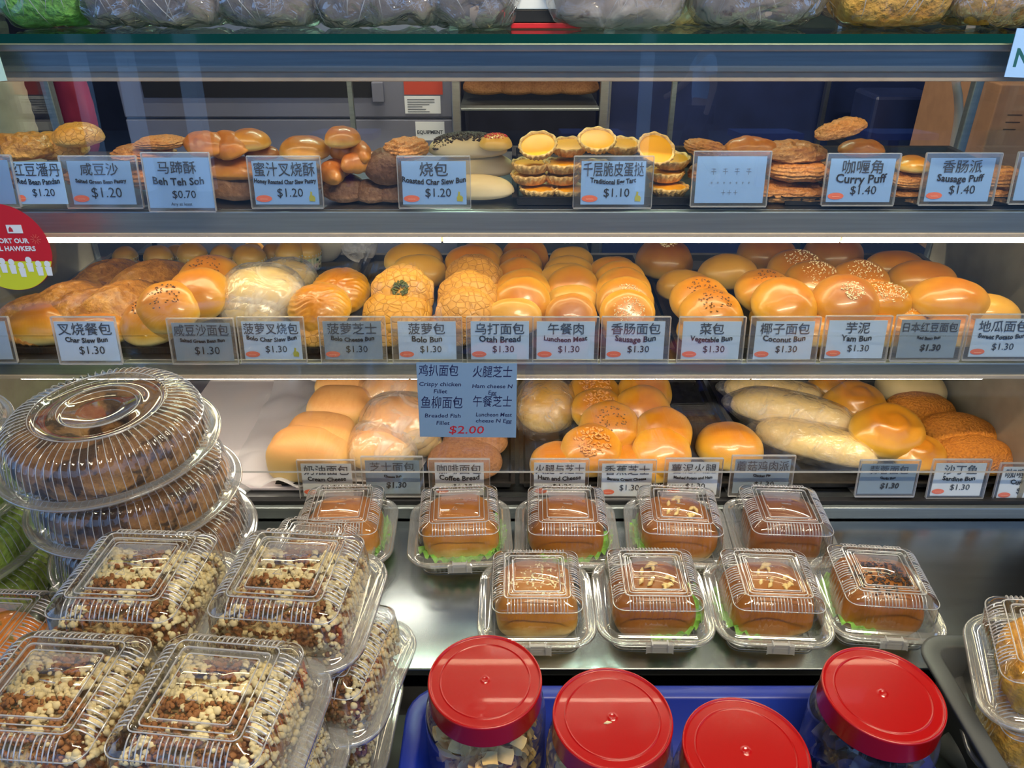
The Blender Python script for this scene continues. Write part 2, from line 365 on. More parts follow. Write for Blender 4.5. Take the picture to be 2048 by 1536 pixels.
lib('curry_puff', .12, .02, [('pastry_shell', mk('curry_puff', 'flaky', '', 2, dims=(.06, .05, .022), e=2.1, amp=.12, freq=60, nu=64, nvv=30, ridge=lambda p, ph, sz: .0018 * math.sin(p.xy.length * 900)))])
lib('croissant', .12, .02, [('pastry_shell', mk('croissant', 'croissant', '', 2, dims=(.06, .03, .03), e=2.0, amp=.06, nu=60, nvv=30, flat=.8, ridge=lambda p, ph, sz: .0028 * abs(math.sin(p.x * 110)), shape=lambda p: Vector((p.x, p.y - p.x * p.x * 7, p.z))))])
lib('white_long', .17, .02, [('crust', mk('white_long', 'white_bun', '', 2, dims=(.085, .038, .034), e=2.4, amp=.03, freq=14))])
lib('choc_long', .17, .02, [('crust', mk('choc_long', 'white_bun', '', 1, dims=(.085, .038, .034), e=2.4, amp=.03, freq=14)), ('chocolate_sprinkles', [seeds_mesh('chocolate_sprinkles', .085, .038, .034, 1100, M['dkseed'], 4, sz=.0019, band=(.84, .74))])])
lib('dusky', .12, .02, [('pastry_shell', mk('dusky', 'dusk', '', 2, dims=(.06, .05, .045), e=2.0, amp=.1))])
lib('sprinkle', .11, .018, [('crust', mk('sprinkle', 'yellow', '', 1, dims=(.055, .052, .036), e=2.1, amp=.05)), ('coloured_sprinkles', [seeds_mesh('coloured_sprinkles', .055, .052, .036, 140, plain('sprinkle_red', (190, 50, 50), .5), 5, .7, .0017)])])
lib('puffy', .12, .02, [('pastry_shell', mk('puffy', 'puff', '', 2, dims=(.06, .05, .034), e=2.0, amp=.12, freq=50, nu=60, nvv=30))])
# egg tart: fluted crust + custard
def tart_mesh():
    mb = MB(); md = lambda i, t: (.0016 * math.sin(t * 22) * (i in (1, 2)) + .0009 * nv((math.cos(t), math.sin(t), i), 3), .0012 * math.sin(t * 9 + 1) * (i in (2, 3)))
    mb.lathe([(.018, 0), (.028, .004), (.037, .018), (.036, .0215), (.033, .0205), (.030, .015)], 90, cap0=True, mod=md); return mb.mesh('tart_crust', M['tart'], True)
def custard_mesh():
    mb = MB(); mb.lathe([(.0325, .0175), (.026, .0195), (.012, .0202), (.0005, .0203)], 40, cap1=True); return mb.mesh('custard', M['custard'], True)
lib('tart', .076, .004, [('tart_crust', [tart_mesh()]), ('custard', [custard_mesh()])])
def cup_mesh():
    mb = MB(); mb.lathe([(.022, 0), (.0235, .01), (.0275, .034), (.028, .036), (.0265, .035), (.025, .03)], 96, cap0=True, mod=lambda i, t: (.0009 * math.sin(t * 24), 0)); return mb.mesh('paper_cup', M['cup'], True)
lib('muffin', .058, .0, [('paper_cup', [cup_mesh()]), ('muffin_top', [bm_mesh('muffin_top', ([Vector((v.x, v.y, v.z + .032)) for v in vs], fs), M['yellow']) for vs, fs in [blob(.0285, .0285, .026, 2, .4, .06, 40, s) for s in (1, 4)]])])
# wrapped breads
def crinkle_shell(rx, ry, rz, seed, amp=.10, tail=0, n=2.6, flat=.8, top=1.0, qe=.8):
    def sh(p):
        if tail and p.x < -rx * .75:
            k = (-p.x / rx - .75) / .3; p = Vector((p.x - k * tail, p.y * (1 - .5 * min(1, k)), p.z * (1 - .3 * min(1, k))))
        return p
    return blob(rx, ry, rz, n, flat, .02, 20, seed, 84, 48, top=top, qe=qe, shape=sh, ridge=lambda p, ph, sz: amp * .25 * rz * (.5 - abs(nv(p, 26, seed)) * 2) + amp * .12 * rz * (.5 - abs(nv(p, 60, seed + 2)) * 2))
def wrapped(kind, body, dims, mat, film, w, h, tail=0, sc=1.09, n=2, **kw):
    rx, ry, rz = dims
    lib(kind, w, h, [('bread', mk(kind, mat, '', n, dims=dims, **kw)), ('plastic_bag', [bm_mesh('plastic_bag', crinkle_shell(rx * sc, ry * (sc + .05), rz * (sc + .06), 3 + i, tail=tail), M[film]) for i in range(n)])])
wrapped('bagged_long', 0, (.1, .035, .033), 'pale', 'milky', .2, .02, tail=.02, e=2.4, amp=.05)
M['wrap'] = clear('thin_wrap_film', .07, .8, 2.0, white=.13, rough=.18, bump=1.0, bscale=40, wc=(.95, .9, .8, 1))
kmat('sugar', (252, 228, 172), (250, 218, 150), (244, 206, 130), .7, 0, 60, .9, wob=.7)
wrapped('bagged_sugar', 0, (.1, .036, .034), 'sugar', 'wrap', .2, .02, tail=.01, e=2.8, amp=.05, top=.8)
wrapped('bagged_bun', 0, (.06, .048, .04), 'pale', 'milky', .125, .02, e=2.3, amp=.04)
wrapped('bagged_soft', 0, (.055, .05, .045), 'soft', 'milky', .115, .02, e=2.6, amp=.04)
wrapped('bagged_loaf', 0, (.06, .075, .06), 'yellow', 'wrap', .13, .03, e=2.3, amp=.06)

COUNT = {}
def put(kind, name, px, py, wpx, Z, label, cat, group, up=0, pitch=0, yaw=0, roll=0, sy=1, sz=1):
    L = LIB[kind]; sc = 1.0
    for _ in range(3):
        body = L['h'] * sc * sz + (math.sin(R(abs(pitch))) * L['d'] * .32 * sc)
        p = at_z(px, py, Z + body + up); sc = wpx * depth(p) / F / L['w']
    if kind != 'muffin':
        co = L['parts'][0][1][0].vertices; ry = max(abs(v.co.y) for v in co) * sc * sy * math.cos(R(pitch)) * .92
        dl = {Z1: D1, Z2: D2, Z3: D3}.get(Z)
        if dl: p.y = max(p.y, dl + .020 + ry)
    i = COUNT.get(kind, 0); COUNT[kind] = i + 1
    root = thing(name, label, cat, p, (R(pitch), R(roll), R(yaw)), group)
    root.scale = (sc, sc * sy, sc * sz)
    for pn, variants in L['parts']:
        o = link(pn, variants[i % len(variants)], root)
        if pn in ('sesame_seeds', 'crumb_topping', 'herb_topping', 'chocolate_sprinkles', 'coloured_sprinkles'): o['kind'] = 'stuff'
    return root

# ------------------------------------------------------------------ lettering
FONTOBJ = bpy.data.objects.new('tmp_text', bpy.data.curves.new('tmp_text', 'FONT'))
def text_mesh(s, size, x, y, mat, maxw=None, bold=0, arc=0, align='CENTER', shear=0, jitter=0, narrow=1):
    c = FONTOBJ.data; c.body = s; c.size = size; c.align_x = align; c.align_y = 'CENTER'; c.offset = bold; c.resolution_u = 2; c.extrude = 0; c.shear = shear
    me = bpy.data.meshes.new_from_object(FONTOBJ)
    xs = [v.co.x for v in me.vertices]
    if not xs: return me
    wd = max(xs) - min(xs); cx = (max(xs) + min(xs)) / 2 if align == 'CENTER' else min(xs); k = narrow
    if maxw and wd * k > maxw: k = maxw / wd
    for v in me.vertices:
        vx = (v.co.x - cx) * k; vy = v.co.y + (arc * (2 * vx / (wd * k)) ** 2 if arc else 0)
        v.co = (x + vx, -.0006, y + vy)
    me.materials.clear(); me.materials.append(mat); return me
def flat_ellipse(cx, cy, rx, ry, mat, n=28, yo=-.0005):
    mb = MB(); vs = [Vector((cx + rx * math.cos(2 * math.pi * i / n), yo, cy + ry * math.sin(2 * math.pi * i / n))) for i in range(n)]
    return mesh_from('print', vs, [list(range(n))], mat, False)

def price_tag(px, py, Y, cn, en, price, label, oval=True, thumb=False, paper='paper_skylit', lean=9, cw=.088, ch=.060, yaw=0, hw=None, en_size=.0078, en_arc=.002, cn_size=.0145, price_size=.0125, pbold=0, en_w=.072, faint=False, extra=None, zoff=0, hand=False, dx=0, oval_half=False, holder=True, ink='ink'):
    """acrylic holder with a paper price card; (px, py) is the foot of the holder in the photograph"""
    p = at_y(px, py, Y); sc = 1
    root = thing('price_tag', label, 'price tag', p, (R(-lean), 0, R(yaw)), 'price tags')
    hw = hw or cw + .011; hh = ch + .010
    if holder:
        mb = MB(); mb.box((-hw / 2, -.0012, 0), (hw / 2, .0, hh)); mb.box((-hw / 2, .0016, 0), (hw / 2, .0028, hh)); mb.box((-hw / 2, 0, -.0012), (hw / 2, .028, 0))
        mb.build('holder', M['acrylic'], root)
        me = MB().box((-hw / 2, -.0016, hh), (hw / 2, .003, hh + .0012)).box((-hw / 2, -.0016, -.0016), (hw / 2, .001, 0)).box((-hw / 2 - .0007, -.0016, 0), (-hw / 2, .003, hh)).box((hw / 2, -.0016, 0), (hw / 2 + .0007, .003, hh))
        me.build('holder_edge', M['acrylic_edge'], root)
    card = MB().box((dx - cw / 2, .0002, .004), (dx + cw / 2, .0012, .004 + ch)).build('price_card', M[paper], root)
    ik = M['ink_faint'] if faint else M[ink]; yo = -.0015
    def put_t(me, nm='lettering'): link(nm, me, card, (dx, yo + .0012, .004))
    if cn: put_t(text_mesh(cn, cn_size * 1.22, 0, ch * .79, M['ink_grey'] if not faint else ik, cw * .94, .0001))
    if en: put_t(text_mesh(en, en_size * 1.12, 0, ch * .52, ik, en_w * 1.12, .0003, en_arc))
    if price: put_t(text_mesh(price, price_size * 1.12, cw * .06, ch * .27, ik, None, pbold, shear=.1 if pbold else 0))
    if extra: put_t(text_mesh(extra, .006, 0, ch * .08, ik, cw * .7))
    if oval:
        link('oval_print', flat_ellipse(-cw * (.36 if not oval_half else .40), ch * .14, cw * .125 * (1 if not oval_half else .6), ch * .08, M['oval']), card, (dx, yo + .0015, .004))
        link('oval_script', text_mesh('~~~', .006, -cw * .36, ch * .135, M['oval_line'], cw * .16), card, (dx, yo + .0006, .004))
    if thumb:
        vs = [(-.0042, 0), (.0035, -.0004), (.004, .005), (.002, .0075), (-.0002, .0078), (.0002, .0125), (-.0022, .0132), (-.0028, .0085), (-.0045, .005)]
        link('thumbs_up_print', mesh_from('thumb', [Vector((cw * .40 + a, 0, ch * .08 + b)) for a, b in vs], [list(range(len(vs)))], M['thumb'], False), card, (dx, yo + .001, .004))
    return root

# ------------------------------------------------------------------ the setting
def struct(name, a, b, mat):
    o = MB().box(a, b).build(name, mat); o['kind'] = 'structure'; return o
M['floor'] = plain('floor_tiles', (80, 84, 90), .5, 0, .05, 3, var=.2)
M['wall'] = plain('kitchen_wall', (52, 56, 78), .6, 0, .05, 6, var=.2)
M['wall_side'] = plain('stall_side_wall', (60, 60, 62), .6, 0, .05, 6, var=.15)
M['ceiling'] = plain('ceiling_paint', (90, 94, 98), .8)
struct('floor', (-14, -15, -.1), (14, 4.2, 0), M['floor'])
struct('ceiling', (-3.4, -1.6, 2.72), (3.4, 4.2, 2.85), M['ceiling'])
struct('wall_back', (-2.6, 4.05, 0), (2.6, 4.2, 2.72), M['wall'])
struct('wall_left', (-2.6, .7, 0), (-2.5, 4.05, 2.72), M['wall_side'])
struct('wall_right', (2.5, .7, 0), (2.6, 4.05, 2.72), M['wall_side'])

# lamps of the stall
def batten(name, loc, lx, label, pw, c=(1, .95, .88)):
    t = thing('batten_lamp', label, 'ceiling lamp', loc, group=None)
    MB().box((-lx / 2, -.04, .03), (lx / 2, .04, .07)).build('lamp_body', M['paper'], t)
    MB().tube([(-lx / 2 + .02, 0, .012), (lx / 2 - .02, 0, .012)], .014, 12).build('lamp_tube', emis('batten_' + name, (1, .95, .86, 1), 30 if pw < 40 else 40), t, True)
    l = area('batten_light', (loc[0], loc[1], loc[2] - .02), lx, .05, pw, c); l.parent = None
    return t
batten('a', (-.1, 1.95, 2.6), 1.2, 'fluorescent batten lamp on the ceiling behind the display case', 34, (1, .87, .64))
batten('b', (.5, .1, 2.62), 1.2, 'fluorescent batten lamp on the ceiling over the customer side', 44, (1, .86, .60))

# ------------------------------------------------------------------ display case
case = thing('display_case', 'long steel and glass bakery display case with three lit shelves', 'display case', (0, 1.19, ZC))
def cb(name, a, b, mat, bevel=0, parent=case, mb=None):
    off = Vector((0, 1.19, ZC))
    m = MB().box(Vector(a) - off, Vector(b) - off); return m.build(name, M[mat] if isinstance(mat, str) else mat, parent, bevel=bevel)
# bodies
cb('base_cabinet', (-.86, .97, 0), (.86, YB, Z3 - .028), 'steel')
cb('base_shelf', (-XW, .968, Z3 - .028), (XW, YB, Z3 - .004), 'steel', .002)
cb('front_sill', (-XW - .02, .957, ZC + .001), (XW + .1, .967, Z3 - .010), 'rail', .002)
cb('sill_groove', (-XW - .02, .9665, Z3 - .010), (XW + .1, .9775, Z3 - .0035), 'dark')
cb('middle_shelf', (-XW, D2 + .006, Z2 - .010), (XW, YB, Z2 - .001), 'steel', .001)
cb('upper_shelf', (-XW, D1 + .006, Z1 - .010), (XW, YB, Z1 - .001), 'steel', .001)
for z, d, th in ((Z2, D2, .024), (Z1, D1, .036)):
    r = cb('shelf_rail', (-XW, d - .004, z - th), (XW, d + .010, z - .0015), 'rail', .002)
    cb('rail_lip', (-XW, d - .007, z - th - .002), (XW, d - .0035, z - th + .004), 'rail_tan', .001, parent=case)
    MB().box((-XW + .01, d + .012, z - th - .002), (XW - .01, d + .04, z - .011)).build('lamp_housing', M['steel'], case, loc=-Vector((0, 1.19, ZC)))
# tubes
def tube(x0, x1, y, z, r, mat, seams):
    off = Vector((0, 1.19, ZC)); xs = [x0] + seams + [x1]
    for a, b in zip(xs, xs[1:]):
        MB().tube([Vector((a + .002, y, z)) - off, Vector((b - .002, y, z)) - off], r, 14).build('lamp_tube', M[mat], case, True)
        for q in (a, b): MB().tube([Vector((q - .003, y, z)) - off, Vector((q + .003, y, z)) - off], r * .7, 10).build('lamp_socket', M['rail_tan'], case, True)
tube(-.69, .76, D1 + .008, Z1 - .0440, .0064, 'tube_warm', [.02 - .12, .47])
tube(-.72, .69, D2 + .008, Z2 - .0300, .0042, 'tube_cool', [-.15, .35])
tube(-.74, .74, 1.03, Z_TOP - .0445, .004, 'tube_top', [-.2, .26])
cb('lamp_housing', (-.75, 1.014, Z_TOP - .040), (.75, 1.05, Z_TOP - .012), 'steel')
# top glass shelf, rails under it
cb('top_shelf_glass', (-.98, .975, Z_TOP - .010), (.98, YB, Z_TOP), 'shelf_glass')
cb('glass_shelf_edge', (-.98, .9735, Z_TOP - .010), (.98, .9748, Z_TOP), 'glass_edge')
cb('top_trim', (-.98, .985, Z_TOP - .020), (.98, 1.0, Z_TOP - .0105), 'rail_tan', .002)
cb('top_channel', (-.98, .995, Z_TOP - .044), (.98, 1.006, Z_TOP - .020), 'rail', .001)
cb('lower_channel', (-.98, 1.001, Z_TOP - .0555), (.98, 1.012, Z_TOP - .044), 'rail_tan', .001)
cb('rear_rail', (-XW, YB - .02, Z_TOP - .03), (XW, YB, Z_TOP - .011), 'rail_tan', .002)
for sx in (-1, 1):
    cb('side_panel', (sx * XW - .004, .975, Z3 - .004), (sx * XW + .004, YB, Z1 - .03), 'panel')
    cb('side_glass', (sx * XW - .003, 1.0, Z1 - .03), (sx * XW + .003, YB, Z_TOP - .053), 'glass')
    cb('corner_post', (sx * XW - .008, YB - .016, Z3), (sx * XW + .008, YB, Z_TOP - .03), 'rail', .002)
for x in (-.28, .28): cb('rear_post', (x - .004, YB - .01, Z1), (x + .004, YB, Z_TOP - .03), 'rail')
# leaning front glass in three bands
def gy(z): return .9585 + (z - ZC) / (Z_TOP - ZC) * .036
seam1, seam2 = at_y(1024, 945, .962).z, at_y(1024, 672, .975).z
for a, b in ((seam1 + .0003, seam2 - .0002), (seam2 + .0002, Z_TOP - .012)):
    off = Vector((0, 1.19, ZC)); vs = []
    for z in (a, b):
        for x, dy in ((-XW, 0), (XW, 0), (XW, .004), (-XW, .004)): vs.append(Vector((x, gy(z) + dy - .0015, z)) - off)
    me = mesh_from('front_glass', vs, [(0, 3, 2, 1), (4, 5, 6, 7), (0, 1, 5, 4), (1, 2, 6, 5), (2, 3, 7, 6), (3, 0, 4, 7)], M['glass'], False); link('front_glass', me, case)
for z in (seam1,):
    cb('glass_seam', (-.25 if z > seam1 + .01 else -XW, gy(z) - .0016, z - .0002), (XW, gy(z) + .0026, z + .0002), 'acrylic_edge')

# ------------------------------------------------------------------ counter, ledge
ct = thing('steel_counter', 'brushed steel counter ledge in front of the display case', 'counter', (0, .8, ZC))
xl = -.164
o_ = Vector((0, .8, ZC))
vs = [(-1.0, .955), (1.1, .955), (1.1, .667), (xl, .667), (xl, .30), (-1.0, .30)]
mb = MB(); mb.v = [Vector((x, y, z)) - o_ for z in (ZC - .012, ZC) for x, y in vs]
mb.f = [[5, 4, 3, 2, 1, 0], [6, 7, 8, 9, 10, 11]] + [[i, (i + 1) % 6, (i + 1) % 6 + 6, i + 6] for i in range(6)]
o = mb.build('worktop', M['counter'], ct, bevel=.002)
MB().box(Vector((-1.0, .70, ZL - .3)) - o_, Vector((1.1, .95, ZC - .012)) - o_).build('cabinet_body', M['dark'], ct)
MB().box(Vector((-1.0, .32, ZL - .3)) - o_, Vector((xl - .02, .70, ZC - .012)) - o_).build('cabinet_body', M['dark'], ct)
lg = MB().box((xl - .018, .05, ZL - .02), (1.1, .698, ZL)).build('low_ledge', plain('black_laminate', (10, 11, 15), .6)); tag(lg, 'black low ledge under the blue crate and grey bin', 'ledge')

# ------------------------------------------------------------------ baking trays on the shelves
def tray(x0, x1, y0, y1, z, label, mat='tray', h=.012, yaw=0):
    c = Vector(((x0 + x1) / 2, (y0 + y1) / 2, z)); hx, hy = (x1 - x0) / 2, (y1 - y0) / 2
    rs = []
    for (k, zz) in ((-.004, .0015), (-.001, h), (.006, h + .0015), (.006, h), (.0, h - .002), (-.002, 0)):
        r_ = []
        for sx, sy in ((-1, -1), (1, -1), (1, 1), (-1, 1)): r_.append(Vector((sx * (hx + k - .006), sy * (hy + k - .006), zz)))
        rs.append(r_)
    mb = MB(); mb.rings(rs, True, True); o = mb.build('baking_tray', M[mat], None); o.location = c; o.rotation_euler = (0, 0, R(yaw))
    tag(o, label, 'baking tray', 'baking trays'); return o
tray(-.76, -.275, 1.0, 1.40, Z2, 'black baking tray under the pastries and brown buns at the left of the middle shelf')
tray(-.27, .235, 1.0, 1.40, Z2, 'black baking tray under the bolo and sausage buns in the middle shelf')
tray(.24, .775, 1.0, 1.40, Z2, 'black baking tray under the sesame topped buns at the right of the middle shelf')
tray(-.375, .005, .99, 1.36, Z3, 'black baking tray under the soft milk buns on the bottom shelf')
tray(.012, .375, .99, 1.36, Z3, 'black baking tray with ham and cheese buns and an empty corner')
tray(.385, .775, .99, 1.36, Z3, 'black baking tray under the crumbed buns and bagged garlic loaves')
tray(.0, .37, 1.075, 1.4, Z1, 'dark baking tray under the egg tarts on the upper shelf')
tray(.38, .775, 1.075, 1.4, Z1, 'dark baking tray under the curry puffs on the upper shelf')

# ------------------------------------------------------------------ price tags
T1, T2, T3 = D1 - .004, D2 - .004, D3 + .002
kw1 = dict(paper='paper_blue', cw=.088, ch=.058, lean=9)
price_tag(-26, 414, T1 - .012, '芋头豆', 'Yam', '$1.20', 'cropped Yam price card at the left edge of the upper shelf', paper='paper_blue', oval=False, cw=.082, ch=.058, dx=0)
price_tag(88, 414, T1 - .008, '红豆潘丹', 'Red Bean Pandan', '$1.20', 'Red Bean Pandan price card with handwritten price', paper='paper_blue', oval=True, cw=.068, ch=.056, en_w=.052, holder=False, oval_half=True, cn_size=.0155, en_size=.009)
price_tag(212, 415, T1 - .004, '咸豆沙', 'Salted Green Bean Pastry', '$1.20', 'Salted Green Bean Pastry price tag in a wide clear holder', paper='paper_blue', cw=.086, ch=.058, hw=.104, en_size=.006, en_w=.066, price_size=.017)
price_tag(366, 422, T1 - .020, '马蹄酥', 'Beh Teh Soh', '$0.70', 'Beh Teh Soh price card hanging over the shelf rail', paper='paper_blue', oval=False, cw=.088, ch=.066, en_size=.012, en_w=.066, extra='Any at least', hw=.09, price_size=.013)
price_tag(576, 415, T1, '蜜汁叉烧酥', 'Honey Roasted Char Siew Pastry', '$1.20', 'Honey Roasted Char Siew Pastry price tag', thumb=True, en_size=.007, en_w=.076, cn_size=.0165, price_size=.0145, **kw1)
price_tag(870, 415, T1, '烧包', 'Roasted Char Siew Bun', '$1.20', 'Roasted Char Siew Bun price tag', thumb=True, en_size=.009, en_w=.078, cn_size=.0165, price_size=.0145, en_arc=.004, **kw1)
price_tag(1224, 415, T1, '千层脆皮蛋挞', 'Traditional Egg Tart', '$1.10', 'Traditional Egg Tart price tag in front of the tarts', thumb=True, en_size=.008, en_w=.056, cn_size=.0165, price_size=.0145, en_arc=.003, hw=.108, **kw1)
price_tag(1456, 412, T1 - .004, None, None, None, 'glare-washed blue-lit price card with washed-out writing', paper='paper_blue', oval=False, cw=.094, ch=.062, hw=.104)
_c = [o for o in col.objects if o.name.startswith('price_card')][-1]
_mb = MB(); _r = random.Random(4)
for _row, _z, _n in ((0, .046, 4), (1, .031, 7), (2, .018, 3)):
    for _k in range(_n):
        _x = (_k - (_n - 1) / 2) * (.016 if _row == 0 else .0085); _h = (.0055, .0022, .0045)[_row]
        _mb.box((_x - _h * .6, -.0004, _z), (_x + _h * .6, .0, _z + .0007)).box((_x - .0003, -.0004, _z - _h * .7), (_x + .0004, .0, _z + _h * .8))
        if _row == 0: _mb.box((_x - _h * .5, -.0004, _z + _h * .6), (_x + _h * .5, .0, _z + _h * .6 + .0006))
_mb.build('glare_washed_writing', M['ink_faint'], _c, loc=(0, 0, .0))  # strokes drawn pale for the glare on this card
price_tag(1714, 410, T1, '咖喱角', 'Curry Puff', '$1.40', 'Curry Puff price tag on the upper shelf', en_size=.0145, en_w=.062, cn_size=.016, price_size=.0145, **kw1)
price_tag(1910, 409, T1, '香肠派', 'Sausage Puff', '$1.40', 'Sausage Puff price tag at the right of the upper shelf', en_size=.0115, en_w=.062, cn_size=.015, price_size=.0145, hw=.102, **kw1)
price_tag(2088, 407, T1, None, None, None, 'price card cut off by the right picture edge on the upper shelf', oval=False, **kw1)
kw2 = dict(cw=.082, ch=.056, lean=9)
price_tag(-30, 724, T2 - .004, None, None, None, 'blank blue-lit price card cut off at the left edge of the middle shelf', oval=False, **kw2)
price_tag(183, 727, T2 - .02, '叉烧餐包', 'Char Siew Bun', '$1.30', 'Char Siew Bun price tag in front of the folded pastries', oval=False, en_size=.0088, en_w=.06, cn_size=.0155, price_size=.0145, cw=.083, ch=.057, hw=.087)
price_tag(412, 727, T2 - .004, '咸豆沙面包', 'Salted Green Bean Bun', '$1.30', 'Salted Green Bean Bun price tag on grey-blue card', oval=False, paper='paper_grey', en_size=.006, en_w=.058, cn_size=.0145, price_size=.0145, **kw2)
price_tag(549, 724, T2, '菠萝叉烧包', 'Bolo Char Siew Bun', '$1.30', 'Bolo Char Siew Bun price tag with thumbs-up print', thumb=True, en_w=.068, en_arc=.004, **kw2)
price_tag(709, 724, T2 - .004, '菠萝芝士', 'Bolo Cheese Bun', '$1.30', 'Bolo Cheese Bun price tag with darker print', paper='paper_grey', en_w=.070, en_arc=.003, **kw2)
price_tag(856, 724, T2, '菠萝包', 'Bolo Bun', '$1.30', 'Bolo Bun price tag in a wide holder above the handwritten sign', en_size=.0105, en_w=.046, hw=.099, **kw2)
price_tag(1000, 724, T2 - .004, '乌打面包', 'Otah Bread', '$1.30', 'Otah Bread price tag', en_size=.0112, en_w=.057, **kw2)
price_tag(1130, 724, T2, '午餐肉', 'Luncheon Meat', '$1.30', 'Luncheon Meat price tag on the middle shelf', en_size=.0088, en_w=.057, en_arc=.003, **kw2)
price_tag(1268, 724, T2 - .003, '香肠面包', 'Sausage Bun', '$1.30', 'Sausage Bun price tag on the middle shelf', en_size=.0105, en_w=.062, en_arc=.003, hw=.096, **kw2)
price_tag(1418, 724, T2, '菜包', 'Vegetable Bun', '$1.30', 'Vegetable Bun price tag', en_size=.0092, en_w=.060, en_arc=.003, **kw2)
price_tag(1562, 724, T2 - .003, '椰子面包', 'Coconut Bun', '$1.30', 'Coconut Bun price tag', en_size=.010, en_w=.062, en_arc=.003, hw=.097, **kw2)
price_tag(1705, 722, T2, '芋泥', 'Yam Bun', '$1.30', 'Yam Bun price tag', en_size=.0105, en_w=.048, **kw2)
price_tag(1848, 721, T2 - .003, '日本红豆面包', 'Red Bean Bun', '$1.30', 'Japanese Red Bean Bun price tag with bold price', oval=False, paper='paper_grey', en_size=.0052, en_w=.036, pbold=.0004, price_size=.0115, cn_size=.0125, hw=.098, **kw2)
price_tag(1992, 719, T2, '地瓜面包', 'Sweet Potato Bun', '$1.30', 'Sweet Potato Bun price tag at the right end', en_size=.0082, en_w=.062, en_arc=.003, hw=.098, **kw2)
kw3 = dict(paper='paper', cw=.078, ch=.057, lean=8)
price_tag(658, 997, T3, '奶油面包', 'Cream Cheese', '$1.30', 'Cream Cheese bun price tag', en_size=.0088, en_w=.056, **kw3)
price_tag(788, 992, T3 - .002, '芝士面包', 'Cheese Bun', '$1.30', 'Cheese Bun price tag on dark grey card', oval=False, paper='paper_grey', en_size=.005, en_w=.03, pbold=.0004, price_size=.0125, cw=.084, ch=.058, lean=8)
price_tag(920, 995, T3, '咖啡面包', 'Coffee Bread', '$1.30', 'Coffee Bread price tag', paper='paper', en_size=.0105, en_w=.060, en_arc=.003, cw=.076, ch=.057, hw=.094, lean=8)
price_tag(1118, 995, T3, '火腿与芝士', 'Ham and Cheese', '$1.30', 'Ham and Cheese price tag beside the tray divider', paper='paper', en_size=.0092, en_w=.060, en_arc=.003, cw=.08, ch=.057, hw=.09, lean=8)
price_tag(1251, 997, T3 - .002, '香蕉芝士', 'Banana Cream Cheese', '$1.30', 'Banana Cream Cheese price tag', en_size=.0062, en_w=.054, **kw3)
price_tag(1382, 994, T3, '薯泥火腿', 'Mashed Potato and Ham', '$1.30', 'Mashed Potato and Ham price tag', en_size=.006, en_w=.054, **kw3)
price_tag(1518, 991, T3 - .002, '蘑菇鸡肉派', 'Chicken Pie', '$1.30', 'Mushroom Chicken Pie price tag on dark grey card', oval=False, paper='paper_grey', en_size=.005, en_w=.03, cn_size=.0155, cw=.086, ch=.059, lean=8)
price_tag(1768, 992, T3 - .004, '蒜蓉面包', 'Garlic Bun', '$1.30', 'Garlic Bun price tag on blue-grey card', oval=False, paper='paper_grey', en_size=.005, en_w=.026, pbold=.0004, price_size=.0115, cn_size=.0125, cw=.086, ch=.052, hw=.092, lean=8)
price_tag(1908, 996, T3, '沙丁鱼', 'Sardine Bun', '$1.30', 'Sardine Bun price tag on the bottom shelf', en_size=.0095, en_w=.060, **kw3)
price_tag(2040, 1003, T3, '咖喱面包', 'Curry Bun', '$1.30', 'Curry Bun price tag at the right edge of the bottom shelf', en_size=.0100, en_w=.050, **kw3)

# handwritten sign taped over the front glass
p = at_y(936, 874, .952)
hs = thing('handwritten_sign', 'blue-lit handwritten paper sign listing crispy chicken and breaded fish buns', 'sign', p, (R(-2), R(.6), 0))
sw, sh = .141, .121
sheet = MB().box((-sw / 2, -.0004, 0), (sw / 2, .0004, sh)).build('paper_sheet', plain('sign_paper_dimmed', (112, 142, 172), .7), hs)  # sheet tinted darker blue for the weak daylight falling on it
def hand(s, size, x, y, mat='ink_blue', maxw=None, narrow=.95):
    link('handwriting', text_mesh(s, size * 1.12, x, y * 1.285 + .001, M[mat], maxw, .0001, shear=.12, narrow=narrow), sheet)
hand('鸡扒面包', .0175, -.040, .083, maxw=.056); hand('Crispy chicken', .0082, -.038, .067, narrow=1.1); hand('Fillet', .0082, -.038, .058, narrow=1.1)
hand('火腿芝士', .0175, .036, .082, maxw=.056); hand('Ham cheese N', .0078, .036, .065, narrow=1.1); hand('Egg', .0082, .036, .057)
hand('鱼柳面包', .019, -.037, .043, maxw=.060); hand('Breaded Fish', .0082, -.036, .027, narrow=1.1); hand('Fillet', .0082, -.036, .0175, narrow=1.1)
hand('午餐芝士', .0175, .036, .045, maxw=.056); hand('Luncheon Meat', .0082, .038, .029, narrow=1.1, maxw=.052); hand('cheese N Egg', .0078, .038, .021, narrow=1.1)
hand('$2.00', .0165, -.002, .0085, 'ink_red', narrow=1.25)

